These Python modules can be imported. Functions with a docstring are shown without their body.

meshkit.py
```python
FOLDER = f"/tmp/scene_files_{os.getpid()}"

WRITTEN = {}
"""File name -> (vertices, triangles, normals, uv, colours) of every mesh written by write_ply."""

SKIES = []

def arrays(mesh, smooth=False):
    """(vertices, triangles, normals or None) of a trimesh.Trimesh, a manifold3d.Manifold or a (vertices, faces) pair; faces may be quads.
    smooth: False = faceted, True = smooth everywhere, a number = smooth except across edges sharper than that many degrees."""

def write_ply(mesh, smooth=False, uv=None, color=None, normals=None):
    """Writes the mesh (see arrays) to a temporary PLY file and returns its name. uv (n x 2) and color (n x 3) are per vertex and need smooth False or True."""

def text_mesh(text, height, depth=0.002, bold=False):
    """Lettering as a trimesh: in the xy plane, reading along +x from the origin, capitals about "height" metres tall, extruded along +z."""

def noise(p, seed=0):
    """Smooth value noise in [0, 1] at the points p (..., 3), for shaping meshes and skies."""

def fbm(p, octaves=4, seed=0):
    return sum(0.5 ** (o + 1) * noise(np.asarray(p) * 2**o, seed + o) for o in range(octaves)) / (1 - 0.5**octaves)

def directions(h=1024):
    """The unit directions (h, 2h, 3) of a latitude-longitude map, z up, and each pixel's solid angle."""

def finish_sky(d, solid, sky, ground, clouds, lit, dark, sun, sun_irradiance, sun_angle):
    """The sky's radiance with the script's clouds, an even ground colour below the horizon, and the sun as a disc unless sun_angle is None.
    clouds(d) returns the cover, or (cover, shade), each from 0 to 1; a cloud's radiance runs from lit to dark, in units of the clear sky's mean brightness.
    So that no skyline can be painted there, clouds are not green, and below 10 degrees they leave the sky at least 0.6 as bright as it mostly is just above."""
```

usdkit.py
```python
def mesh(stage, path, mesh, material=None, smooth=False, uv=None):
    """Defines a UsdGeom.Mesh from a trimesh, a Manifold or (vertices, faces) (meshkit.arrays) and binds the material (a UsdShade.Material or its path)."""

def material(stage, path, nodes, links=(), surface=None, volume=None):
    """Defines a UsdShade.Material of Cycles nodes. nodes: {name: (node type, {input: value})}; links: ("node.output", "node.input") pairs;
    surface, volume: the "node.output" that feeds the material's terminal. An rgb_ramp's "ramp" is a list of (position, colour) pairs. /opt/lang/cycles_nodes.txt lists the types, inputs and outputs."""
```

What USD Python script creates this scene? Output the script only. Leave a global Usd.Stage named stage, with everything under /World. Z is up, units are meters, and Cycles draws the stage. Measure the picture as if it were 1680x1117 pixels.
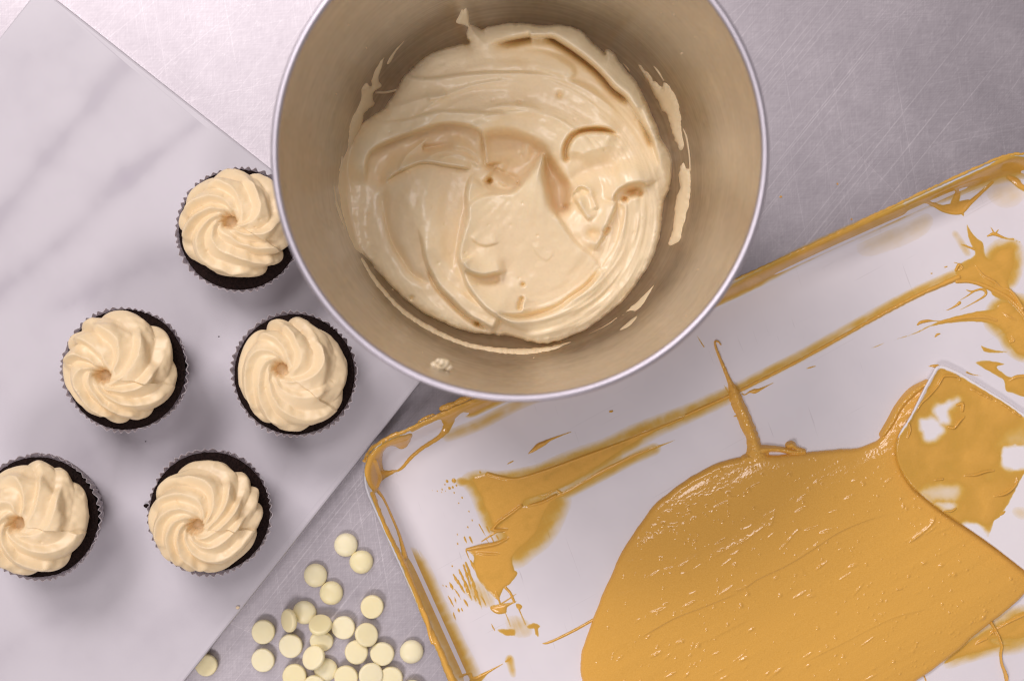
import math, random
import numpy as np, trimesh, usdkit
from meshkit import fbm, noise
from pxr import Usd, UsdGeom, UsdLux, UsdShade, Gf, Sdf, Vt
from scipy import ndimage
from PIL import Image, ImageDraw
from shapely.geometry import Polygon

random.seed(7)
rng = np.random.default_rng(7)
stage = Usd.Stage.CreateInMemory()
UsdGeom.SetStageUpAxis(stage, 'Z')
UsdGeom.SetStageMetersPerUnit(stage, 1.0)
UsdGeom.Xform.Define(stage, '/World')
UsdGeom.Scope.Define(stage, '/World/Looks')

# ------------------------------------------------------------------ camera, lamps
H = 0.85                    # camera height above the steel table
S0 = 1 / 2800.0             # metres per photo pixel on the table
CX, CY = 840.0, 558.5
cam = UsdGeom.Camera.Define(stage, '/World/camera')
cam.AddTranslateOp().Set(Gf.Vec3d(0, 0, H))
cam.CreateHorizontalApertureAttr(36.0)
cam.CreateVerticalApertureAttr(36.0 * 680 / 1024)
cam.CreateFocalLengthAttr(36.0 * H / (1680 * S0))
cam.CreateFStopAttr(4.6)
cam.CreateFocusDistanceAttr(0.815)
cam.CreateClippingRangeAttr(Gf.Vec2f(0.05, 20))
cam.CreateExposureAttr(0.18)


def rect_lamp(name, pos, target, w, h, power, color):
    lamp = UsdLux.RectLight.Define(stage, '/World/' + name)
    lamp.CreateWidthAttr(w); lamp.CreateHeightAttr(h)
    lamp.CreateIntensityAttr(power); lamp.CreateColorAttr(Gf.Vec3f(*color))
    z = np.subtract(pos, target).astype(float); z /= np.linalg.norm(z)
    x = np.cross([0, 0, 1.0], z); x /= np.linalg.norm(x)
    y = np.cross(z, x)
    m = Gf.Matrix4d(*x, 0, *y, 0, *z, 0, *pos, 1)
    lamp.AddTransformOp().Set(m)


LIGHT = (1.0, 0.93, 0.95)
rect_lamp('studio_lamp', (-0.66, 0.98, 1.45), (0, 0, 0), 0.72, 0.46, 15.5, LIGHT)
rect_lamp('studio_lamp_001', (-0.50, -1.15, 1.35), (0, 0, 0), 0.60, 0.30, 15.5, LIGHT)
rect_lamp('studio_lamp_002', (-0.10, 0.60, 2.20), (0.02, 0.09, 0), 0.80, 0.40, 8.6, LIGHT)
dome = UsdLux.DomeLight.Define(stage, '/World/room_light')
wm = usdkit.material(stage, '/World/Looks/room_glow', {'b': ('background_shader', {'color': (1.0, 0.90, 0.93), 'strength': 0.26})}, [], surface='b.background')
UsdShade.MaterialBindingAPI.Apply(dome.GetPrim()).Bind(wm)


def W(px, py, z):
    k = S0 * (1 - np.asarray(z, float) / H)
    return np.stack([(np.asarray(px, float) - CX) * k, (CY - np.asarray(py, float)) * k, np.broadcast_to(np.asarray(z, float), np.shape(np.asarray(px, float) * k)) * 1.0], -1)


def PX(x, y, z):
    k = S0 * (1 - z / H)
    return x / k + CX, CY - y / k


# ------------------------------------------------------------------ helpers
used = {}


def free(path):
    n = used.get(path, 0)
    used[path] = n + 1
    return path if n == 0 else f'{path}_{n:03d}'


def tag(p, label=None, cat=None, group=None, kind=None):
    for k, v in (('label', label), ('category', cat), ('group', group), ('kind', kind)):
        if v:
            p.SetCustomDataByKey(k, v)
    return p


def thing(name, loc, label, cat, group=None):
    x = UsdGeom.Xform.Define(stage, free('/World/' + name))
    x.AddTranslateOp().Set(Gf.Vec3d(*map(float, loc)))
    tag(x.GetPrim(), label, cat, group)
    x.loc = np.array(loc, float)
    return x


def obj(name, m, mat, parent=None, smooth=40, kind=None, label=None, attrs=None):
    """one mesh prim, its points given in world space; parent is a thing (Xform) or None"""
    root = str(parent.GetPath()) if parent is not None else '/World'
    v, f = (m.vertices, m.faces) if hasattr(m, 'vertices') else m
    v = np.asarray(v, float) - (parent.loc if parent is not None else 0)
    p = usdkit.mesh(stage, free(root + '/' + name), (v, np.asarray(f)), mat, smooth=smooth)
    for k, a in (attrs or {}).items():
        UsdGeom.PrimvarsAPI(p).CreatePrimvar(k, Sdf.ValueTypeNames.FloatArray, 'vertex').Set(Vt.FloatArray.FromNumpy(np.asarray(a, np.float32)))
    tag(p.GetPrim(), label, None, None, kind)
    return p


def spline(pts, n=12):
    """Catmull-Rom through the points (any dimension)"""
    p = np.asarray(pts, float)
    if len(p) < 3:
        t = np.linspace(0, 1, n + 1)[:, None]
        return p[0] * (1 - t) + p[-1] * t
    q = np.vstack([2 * p[0] - p[1], p, 2 * p[-1] - p[-2]])
    out = []
    for i in range(1, len(q) - 2):
        t = np.linspace(0, 1, n, endpoint=False)[:, None]
        a, b, c, d = q[i - 1], q[i], q[i + 1], q[i + 2]
        out.append(0.5 * (2 * b + (c - a) * t + (2 * a - 5 * b + 4 * c - d) * t ** 2 + (3 * b - a - 3 * c + d) * t ** 3))
    out.append(q[-2][None])
    return np.vstack(out)


def closed_spline(pts, n=6):
    p = np.asarray(pts, float)
    q = np.vstack([p[-1:], p, p[:2]])
    return spline(q, n)[n:-n - 0][: len(p) * n]


def zo(ox, oy, pts, s=5.587):
    """points read off an enlargement whose corner is (ox, oy)"""
    return [(ox + p[0] / s, oy + p[1] / s, *p[2:]) for p in pts]


def loft(rings, closed_top=False, closed_bottom=False):
    """rings: list of (n,3) closed loops -> quads between them"""
    n = len(rings[0])
    v = np.vstack(rings)
    i = np.arange(n); j = (i + 1) % n
    f = []
    for k in range(len(rings) - 1):
        a, b = k * n, (k + 1) * n
        f.append(np.stack([a + i, a + j, b + j], 1)); f.append(np.stack([a + i, b + j, b + i], 1))
    if closed_top:
        v = np.vstack([v, rings[-1].mean(0)]); a = (len(rings) - 1) * n
        f.append(np.stack([a + i, a + j, np.full(n, len(v) - 1)], 1))
    if closed_bottom:
        v = np.vstack([v, rings[0].mean(0)])
        f.append(np.stack([j, i, np.full(n, len(v) - 1)], 1))
    return v, np.vstack(f)


class Field:
    """a map of paste thickness (mm), drawn in photo pixels; below zero there is none"""
    NONE = -0.35

    def __init__(s, x0, y0, x1, y1, step=1.0):
        s.x0, s.y0, s.step = x0, y0, step
        s.X, s.Y = np.meshgrid(np.arange(x0, x1, step), np.arange(y0, y1, step))
        s.T = np.full(s.X.shape, s.NONE)

    def box(s, pts, pad):
        a = np.asarray(pts)[:, :2]
        i0, j0 = ((a.min(0) - pad - (s.x0, s.y0)) / s.step).astype(int)
        i1, j1 = ((a.max(0) + pad - (s.x0, s.y0)) / s.step).astype(int) + 2
        return slice(max(j0, 0), max(j1, 0)), slice(max(i0, 0), max(i1, 0))

    def near(s, P, sl):
        """distance, signed distance (right of travel positive), place along 0..1, index"""
        X, Y = s.X[sl], s.Y[sl]
        best = np.full(X.shape, 1e9); sg = np.zeros(X.shape); al = np.zeros(X.shape)
        L = np.r_[0, np.cumsum(np.linalg.norm(np.diff(P[:, :2], axis=0), axis=1))]
        for i in range(len(P) - 1):
            a, b = P[i, :2], P[i + 1, :2]
            d = b - a; l2 = d @ d + 1e-12
            t = np.clip(((X - a[0]) * d[0] + (Y - a[1]) * d[1]) / l2, 0, 1)
            q = np.hypot(X - a[0] - t * d[0], Y - a[1] - t * d[1])
            c = d[0] * (Y - a[1]) - d[1] * (X - a[0])
            m = q < best
            best[m] = q[m]; sg[m] = np.sign(c[m]); al[m] = (L[i] + t[m] * math.sqrt(l2)) / L[-1]
        return best, best * sg, al, L

    def stroke(s, pts, r, h, n=8, wob=0.0):
        """a strand; pts may carry their own radius as third number"""
        P = spline([p if len(p) > 2 else (*p, r) for p in pts], n)
        P[:, 2] = np.maximum(P[:, 2], 0.3)
        sl = s.box(P, P[:, 2].max() * 1.6 + 3)
        if s.X[sl].size == 0:
            return
        d, _, al, L = s.near(P, sl)
        rr = np.interp(al * L[-1], L, P[:, 2])
        if wob:
            rr = rr * (1 + wob * (fbm(np.stack([s.X[sl] / 5, s.Y[sl] / 5, 0 * s.X[sl]], -1), 2, 3) - 0.5) * 2)
        hh = h * np.clip(rr / np.median(P[:, 2]), 0.4, 1.3)
        s.T[sl] = np.maximum(s.T[sl], np.maximum(hh * (1 - (d / rr) ** 2), s.NONE))

    def sdf(s, pts, smooth=True, pad=60, n=5):
        P = closed_spline(pts, n) if smooth else np.asarray(pts, float)
        sl = s.box(P, pad)
        X, Y = s.X[sl], s.Y[sl]
        if X.size == 0:
            return sl, X
        k = 3
        ox, oy = X[0, 0], Y[0, 0]
        im = Image.new('L', (X.shape[1] * k, X.shape[0] * k))
        ImageDraw.Draw(im).polygon([((x - ox) / s.step * k + k / 2, (y - oy) / s.step * k + k / 2) for x, y in P[:, :2]], fill=1)
        m = np.asarray(im) > 0
        d = np.where(m, ndimage.distance_transform_edt(m) - 0.5, -ndimage.distance_transform_edt(~m) + 0.5) / k * s.step
        return sl, ndimage.zoom(ndimage.uniform_filter(d, k), 1 / k, order=1)[: X.shape[0], : X.shape[1]]

    def poly(s, pts, h, w=3.0, rag=0.0, smooth=True, seed=1):
        sl, d = s.sdf(pts, smooth)
        if d.size == 0:
            return
        if rag:
            d = d + rag * (fbm(np.stack([s.X[sl] / 7, s.Y[sl] / 7, 0 * s.X[sl]], -1), 3, seed) - 0.5) * 2
        s.T[sl] = np.maximum(s.T[sl], np.maximum(np.where(d > 0, h * (1 - np.exp(-np.maximum(d, 0) / w)), d * 0.3), s.NONE))

    def film(s, pts, t, blur, streak=0.0, angle=0.0, smooth=True, seed=5, width=None):
        """a thin wiped film with soft edges"""
        pad = blur * 5 + 4
        if width is not None:
            P = spline(pts, 8); sl = s.box(P, width + pad)
            if s.X[sl].size == 0:
                return
            d, _, al, _ = s.near(P, sl)
            m = (d < width).astype(float)
        else:
            sl, d = s.sdf(pts, smooth, pad)
            m = (d > 0).astype(float)
        blur = blur * 1.7
        m = ndimage.gaussian_filter(m, blur / s.step)
        streak = streak * 0.4
        if streak:
            ca, sa = math.cos(angle), math.sin(angle)
            u = s.X[sl] * ca + s.Y[sl] * sa; v = -s.X[sl] * sa + s.Y[sl] * ca
            nz = fbm(np.stack([u / 60, v / 2.2, 0 * u], -1), 3, seed)
            m = np.clip(m * (1 + streak * (nz - 0.5) * 3) - streak * 0.12, 0, 1.5)
        val = t * 0.8 * m
        s.T[sl] = np.maximum(s.T[sl], np.where(val > 0.004, val, s.NONE))

    def at(s, px, py):
        c = [(py - s.y0) / s.step, (px - s.x0) / s.step]
        return ndimage.map_coordinates(s.T, c, order=1, mode='constant', cval=s.NONE)


def grid_faces(mask):
    """faces of the cells whose four corners include a True; returns faces on flat indices"""
    h, w = mask.shape
    m = mask[:-1, :-1] | mask[1:, :-1] | mask[:-1, 1:] | mask[1:, 1:]
    j, i = np.nonzero(m)
    a = j * w + i
    return np.vstack([np.stack([a, a + w, a + 1], 1), np.stack([a + 1, a + w, a + w + 1], 1)])


def compact(v, f, *more):
    u, inv = np.unique(f, return_inverse=True)
    return (v[u], inv.reshape(f.shape), *[m[u] for m in more])


# ------------------------------------------------------------------ materials
def mat(name, nodes, links, surface='p.BSDF'):
    return usdkit.material(stage, '/World/Looks/' + name, nodes, links, surface=surface)


def plain(name, color, rough=0.5, noise_scale=None, bump=0.0, var=0.06, **kw):
    nodes = {'p': ('principled_bsdf', {'base_color': color, 'roughness': rough, **kw})}
    links = []
    if noise_scale:
        nodes |= {'g': ('geometry', {}), 'n': ('noise_texture', {'scale': noise_scale, 'detail': 4.0}),
                  'r': ('rgb_ramp', {'ramp': [(0.25, tuple(c * (1 - var) for c in color)), (0.75, tuple(min(1, c * (1 + var)) for c in color))]})}
        links += [('g.position', 'n.vector'), ('n.fac', 'r.fac'), ('r.color', 'p.base_color')]
        if bump:
            nodes['b'] = ('bump', {'strength': 1.0, 'distance': bump})
            links += [('n.fac', 'b.height'), ('b.normal', 'p.normal')]
    return mat(name, nodes, links)


# brushed, scratched steel table
nodes = {'g': ('geometry', {}), 'p': ('principled_bsdf', {'metallic': 1.0, 'roughness': 0.42})}
links = []
acc = None
scr = [(0.9, 3, 1100, 0.71, 0.14), (1.05, 5, 1900, 0.72, 0.09), (0.66, 6, 1500, 0.72, 0.09), (0.22, 5, 1900, 0.735, 0.10), (1.75, 6, 1700, 0.73, 0.14), (-0.45, 6, 1900, 0.75, 0.09), (2.35, 5, 1900, 0.745, 0.09)]
for i, (ang, su, sv, th, amt) in enumerate(scr):
    nodes |= {f'm{i}': ('vector_rotate', {'rotation_type': 'z_axis', 'angle': -ang}) if False else ('mapping', {'mapping_type': 'texture', 'rotation': (0, 0, ang), 'scale': (1 / su, 1 / sv, 1)}),
              f'n{i}': ('noise_texture', {'dimensions': '2D', 'scale': 1.0, 'detail': 1.0, 'distortion': 0.08}),
              f'k{i}': ('map_range', {'from_min': th, 'from_max': th + 0.05, 'to_min': 0.0, 'to_max': amt, 'clamp': True})}
    links += [('g.position', f'm{i}.vector'), (f'm{i}.vector', f'n{i}.vector'), (f'n{i}.fac', f'k{i}.value')]
    if acc is None:
        acc = f'k{i}.result'
    else:
        nodes[f'a{i}'] = ('math', {'math_type': 'add'})
        links += [(acc, f'a{i}.value1'), (f'k{i}.result', f'a{i}.value2')]
        acc = f'a{i}.value'
# fine crossing grind marks and clouded wear
for i, (ang, su, sv) in enumerate([(0.04, 90, 1400), (1.55, 90, 1500), (0.8, 120, 1700)]):
    nodes |= {f'fm{i}': ('mapping', {'mapping_type': 'texture', 'rotation': (0, 0, ang), 'scale': (1 / su, 1 / sv, 1)}),
              f'fn{i}': ('noise_texture', {'dimensions': '2D', 'scale': 1.0, 'detail': 2.0})}
    links += [('g.position', f'fm{i}.vector'), (f'fm{i}.vector', f'fn{i}.vector')]
nodes |= {'fa': ('math', {'math_type': 'add'}), 'fb': ('math', {'math_type': 'add'}),
          'cl': ('noise_texture', {'scale': 16.0, 'detail': 8.0, 'roughness': 0.72}),
          'f1': ('map_range', {'from_min': 1.2, 'from_max': 1.8, 'to_min': -0.5, 'to_max': 0.5, 'clamp': False}),
          'f2': ('math', {'math_type': 'multiply_add', 'value2': 0.11}),
          'f3': ('map_range', {'from_min': 0.3, 'from_max': 0.7, 'to_min': -0.10, 'to_max': 0.10, 'clamp': False}),
          'f4': ('math', {'math_type': 'add'}), 'f5': ('math', {'math_type': 'add'}),
          'base': ('rgb_ramp', {'ramp': [(0.0, (0.23, 0.21, 0.228)), (0.45, (0.44, 0.408, 0.43)), (1.0, (0.82, 0.78, 0.79))]}),
          'ro': ('map_range', {'from_min': 0.0, 'from_max': 1.0, 'to_min': 0.46, 'to_max': 0.57, 'clamp': True}),
          'bp': ('bump', {'strength': 0.15, 'distance': 0.0001})}
links += [('fn0.fac', 'fa.value1'), ('fn1.fac', 'fa.value2'), ('fa.value', 'fb.value1'), ('fn2.fac', 'fb.value2'),
          ('fb.value', 'f1.value'), ('f1.result', 'f2.value1'), ('f4.value', 'f2.value3'),
          ('g.position', 'cl.vector'), ('cl.fac', 'f3.value'), ('f3.result', 'f4.value1'), (acc, 'f4.value2'),
          ('f2.value', 'f5.value1'), ('f5.value', 'base.fac'), ('base.color', 'p.base_color'), ('f5.value', 'ro.value'), ('ro.result', 'p.roughness'),
          ('f5.value', 'bp.height'), ('bp.normal', 'p.normal')]
nodes['f5'] = ('math', {'math_type': 'add', 'value2': 0.42})
STEEL_TABLE = mat('scratched_steel', nodes, links)

# white marble with soft grey veins
nodes = {'g': ('geometry', {}), 'p': ('principled_bsdf', {'roughness': 0.36, 'specular_ior_level': 0.45}), 'a': ('attribute', {'attribute': 'vein'}),
         'n3': ('noise_texture', {'scale': 2600.0, 'detail': 2.0}),
         'gr': ('map_range', {'from_min': 0.3, 'from_max': 0.7, 'to_min': -0.06, 'to_max': 0.06, 'clamp': True}),
         'ad': ('math', {'math_type': 'add'}),
         'r': ('rgb_ramp', {'ramp': [(0.0, (0.585, 0.555, 0.585)), (0.5, (0.475, 0.445, 0.48)), (1.0, (0.45, 0.415, 0.46))]})}
links = [('g.position', 'n3.vector'), ('n3.fac', 'gr.value'), ('gr.result', 'ad.value1'), ('a.fac', 'ad.value2'), ('ad.value', 'r.fac'), ('r.color', 'p.base_color')]
MARBLE = mat('white_marble', nodes, links)

# satin steel of the bowl, with turning marks
nodes = {'g': ('geometry', {}), 'p': ('principled_bsdf', {'metallic': 1.0, 'roughness': 0.33, 'base_color': (0.60, 0.545, 0.50)}),
         'm': ('mapping', {'mapping_type': 'texture', 'scale': (0.05, 0.05, 0.0012)}),
         'n': ('noise_texture', {'scale': 1.0, 'detail': 3.0}),
         'r': ('rgb_ramp', {'ramp': [(0.25, (0.53, 0.50, 0.48)), (0.75, (0.70, 0.67, 0.645))]}),
         'n2': ('noise_texture', {'scale': 40.0, 'detail': 4.0}),
         'k': ('map_range', {'from_min': 0.3, 'from_max': 0.7, 'to_min': 0.25, 'to_max': 0.36, 'clamp': True}),
         'b': ('bump', {'strength': 0.3, 'distance': 0.0001})}
links = [('g.position', 'm.vector'), ('m.vector', 'n.vector'), ('n.fac', 'r.fac'), ('r.color', 'p.base_color'),
         ('g.position', 'n2.vector'), ('n2.fac', 'k.value'), ('k.result', 'p.roughness'), ('n.fac', 'b.height'), ('b.normal', 'p.normal')]
BOWL = mat('satin_steel', nodes, links)
RIM = plain('polished_rim', (0.58, 0.545, 0.59), 0.48, 60.0, 0.0, 0.04, metallic=1.0)

CREAM = plain('buttercream', (0.89, 0.71, 0.45), 0.30, 600.0, 0.00010, 0.02, subsurface_weight=0.25, subsurface_radius=(1.0, 0.72, 0.45), subsurface_scale=0.003, specular_ior_level=0.45)
FROST = plain('piped_buttercream', (0.835, 0.65, 0.40), 0.38, 1200.0, 0.00005, 0.02, subsurface_weight=0.12, subsurface_radius=(1.0, 0.72, 0.45), subsurface_scale=0.0025, specular_ior_level=0.4)
MELT = mat('white_chocolate', {'g': ('geometry', {}), 'o': ('object_info', {}), 'n': ('noise_texture', {'scale': 420.0, 'detail': 4.0}), 'n2': ('noise_texture', {'scale': 160.0, 'detail': 3.0}),
    'p': ('principled_bsdf', {'roughness': 0.42, 'subsurface_weight': 0.2, 'subsurface_radius': (1, 0.7, 0.4), 'subsurface_scale': 0.002}),
    'm': ('math', {'math_type': 'multiply_add', 'value2': 0.35}), 'r': ('rgb_ramp', {'ramp': [(0.1, (0.91, 0.775, 0.42)), (1.0, (0.95, 0.84, 0.53))]}),
    'k': ('map_range', {'from_min': 0.35, 'from_max': 0.65, 'to_min': 0.36, 'to_max': 0.55, 'clamp': True}), 'b': ('bump', {'strength': 1.0, 'distance': 0.00012})},
    [('g.position', 'n.vector'), ('g.position', 'n2.vector'), ('n2.fac', 'm.value1'), ('o.random', 'm.value3'), ('m.value', 'r.fac'), ('r.color', 'p.base_color'), ('n2.fac', 'k.value'), ('k.result', 'p.roughness'), ('n.fac', 'b.height'), ('b.normal', 'p.normal')])
CAKE = plain('chocolate_cake', (0.013, 0.006, 0.005), 0.75, 700.0, 0.0016, 0.6, specular_ior_level=0.12)
TRAY = mat('white_tray', {'g': ('geometry', {}), 'p': ('principled_bsdf', {'roughness': 0.28}),
    'm': ('mapping', {'mapping_type': 'texture', 'rotation': (0, 0, 1.9), 'scale': (0.03, 0.0010, 1)}), 'n': ('noise_texture', {'dimensions': '2D', 'scale': 1.0, 'detail': 1.0, 'distortion': 0.6}),
    'm2': ('mapping', {'mapping_type': 'texture', 'rotation': (0, 0, 0.5), 'scale': (0.06, 0.0009, 1)}), 'n2': ('noise_texture', {'dimensions': '2D', 'scale': 1.0, 'detail': 1.0, 'distortion': 0.4}),
    'mx': ('math', {'math_type': 'maximum'}), 'k': ('map_range', {'from_min': 0.80, 'from_max': 0.85, 'to_min': 0.0, 'to_max': 0.35, 'clamp': True}),
    'c': ('noise_texture', {'scale': 22.0, 'detail': 4.0}), 'cr': ('rgb_ramp', {'ramp': [(0.3, (0.725, 0.69, 0.715)), (0.7, (0.76, 0.72, 0.74))]}),
    'mm': ('mix', {'color2': (0.42, 0.38, 0.39)}), 'r2': ('map_range', {'from_min': 0.35, 'from_max': 0.65, 'to_min': 0.22, 'to_max': 0.36, 'clamp': True})},
    [('g.position', 'm.vector'), ('m.vector', 'n.vector'), ('g.position', 'm2.vector'), ('m2.vector', 'n2.vector'), ('n.fac', 'mx.value1'), ('n2.fac', 'mx.value2'), ('mx.value', 'k.value'), ('g.position', 'c.vector'),
     ('c.fac', 'cr.fac'), ('cr.color', 'mm.color1'), ('k.result', 'mm.fac'), ('mm.color', 'p.base_color'), ('c.fac', 'r2.value'), ('r2.result', 'p.roughness')])
TRAY_RIM = plain('tray_rim_metal', (0.72, 0.70, 0.72), 0.32, 200.0, 0.0, 0.06, metallic=0.6)
SPATULA = plain('white_silicone', (0.82, 0.78, 0.79), 0.38, 40.0, 0.0, 0.01)

# paper cups: thin, letting some light through
nodes = {'p': ('principled_bsdf', {'base_color': (0.80, 0.76, 0.78), 'roughness': 0.6}), 't': ('translucent_bsdf', {'color': (0.86, 0.81, 0.83)}), 'x': ('mix_closure', {'fac': 0.5})}
PAPER = mat('greaseproof_paper', nodes, [('p.BSDF', 'x.closure1'), ('t.BSDF', 'x.closure2')], 'x.closure')


def caramel_material(name, thin):
    """glossy caramel; where the film is thin (mesh attribute cover) what lies beneath shows through"""
    nodes = {'g': ('geometry', {}), 'n': ('noise_texture', {'scale': 1500.0, 'detail': 3.0}), 'p': ('principled_bsdf', {'roughness': 0.12, 'specular_ior_level': 0.5}),
             'r': ('rgb_ramp', {'ramp': [(0.25, (0.69, 0.365, 0.062)), (0.75, (0.76, 0.42, 0.085))]}), 'b': ('bump', {'strength': 1.0, 'distance': 0.00002})}
    links = [('g.position', 'n.vector'), ('n.fac', 'r.fac'), ('r.color', 'p.base_color'), ('n.fac', 'b.height'), ('b.normal', 'p.normal')]
    if not thin:
        return mat(name, nodes, links)
    nodes |= {'a': ('attribute', {'attribute': 'cover'}), 't': ('transparent_bsdf', {}), 'x': ('mix_closure', {}), 'tc': ('rgb_ramp', {'ramp': [(0.0, (1, 1, 1)), (0.45, (1.0, 0.86, 0.46)), (1.0, (0.97, 0.74, 0.26))]}),
              'y': ('mix', {'color1': (0.74, 0.46, 0.07)})}
    links[2] = ('r.color', 'y.color2')
    links += [('a.fac', 'tc.fac'), ('tc.color', 't.color'), ('a.fac', 'y.fac'), ('y.color', 'p.base_color'), ('a.fac', 'x.fac'), ('t.BSDF', 'x.closure1'), ('p.BSDF', 'x.closure2')]
    return mat(name, nodes, links, 'x.closure')


CARAMEL = caramel_material('caramel', False)
FILM = caramel_material('caramel_film', True)

# ------------------------------------------------------------------ the table
t = trimesh.creation.box([2.4, 2.0, 0.03]); t.apply_translation([0, 0, -0.015])
o = obj('steel_table', t, STEEL_TABLE, smooth=False)
tag(o.GetPrim(), 'scratched brushed steel worktable under everything', None, None, 'structure')

# ------------------------------------------------------------------ marble board
MZ = 0.016
ang = math.atan(0.79)
c0 = W(765, 531, MZ)
du = np.array([-math.cos(ang), math.sin(ang)])             # along the upper right edge, towards the upper left
dv = np.array([-math.sin(ang), -math.cos(ang)])            # along the lower right edge, towards the lower left
bl, bw = 892 * S0 * (1 - MZ / H), 0.46
q = [c0[:2], c0[:2] + du * bl, c0[:2] + du * bl + dv * bw, c0[:2] + dv * bw]
pg = Polygon(q).buffer(-0.010).buffer(0.010, quad_segs=8)
rings = []
for off, z in ((-0.0012, 0.0), (0.0, 0.0012), (0.0, MZ - 0.0012), (-0.0004, MZ - 0.0004), (-0.0012, MZ)):
    g = np.array(pg.buffer(off + 1e-9, quad_segs=1).exterior.coords)[:-1] if False else None
    base = np.array(pg.exterior.coords)[:-1]
    cen = base.mean(0)
    e = np.roll(base, -1, 0) - np.roll(base, 1, 0); e /= np.linalg.norm(e, axis=1, keepdims=True)
    nrm = np.stack([e[:, 1], -e[:, 0]], 1)
    nrm *= np.sign(((base - cen) * nrm).sum(1))[:, None]
    rings.append(np.c_[base + nrm * off, np.full(len(base), z)])
v, f = loft(rings, False, True)
m = trimesh.Trimesh(v, f, process=False)
nb = len(rings[0])
# the top face as a fine net, so that the veins can run through it
top = v[4 * nb:5 * nb, :2]
gu, gv = np.meshgrid(np.arange(0.002, bl, 0.0022), np.arange(0.002, bw, 0.0022))
gp = (c0[:2] + gu.reshape(-1, 1) * du + gv.reshape(-1, 1) * dv)
import shapely
inn = shapely.contains_xy(Polygon(top).buffer(-0.0012), gp[:, 0], gp[:, 1])
pts2 = np.vstack([top, gp[inn]])
from scipy.spatial import Delaunay
tri_ = Delaunay(pts2).simplices
mid = pts2[tri_].mean(1)
tri_ = tri_[shapely.contains_xy(Polygon(top), mid[:, 0], mid[:, 1])]
cr = np.cross(pts2[tri_[:, 1]] - pts2[tri_[:, 0]], pts2[tri_[:, 2]] - pts2[tri_[:, 0]])
tri_ = np.where((cr < 0)[:, None], tri_[:, ::-1], tri_)
vt = np.c_[pts2, np.full(len(pts2), MZ)]
m = trimesh.Trimesh(np.vstack([v, vt[nb:]]), np.vstack([f, np.where(tri_ < nb, tri_ + 4 * nb, tri_ - nb + len(v))]), process=False)
side_ok = m.face_normals
if m.volume < 0:
    m.invert()
qx, qy = PX(m.vertices[:, 0], m.vertices[:, 1], MZ)
vein = np.zeros(len(qx))
nz_ = fbm(np.stack([qx / 60, qy / 60, 0 * qx], -1), 4, 11)
jx = (fbm(np.stack([qx / 45, qy / 45, 0 * qx], -1), 3, 12) - 0.5) * 26
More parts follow.
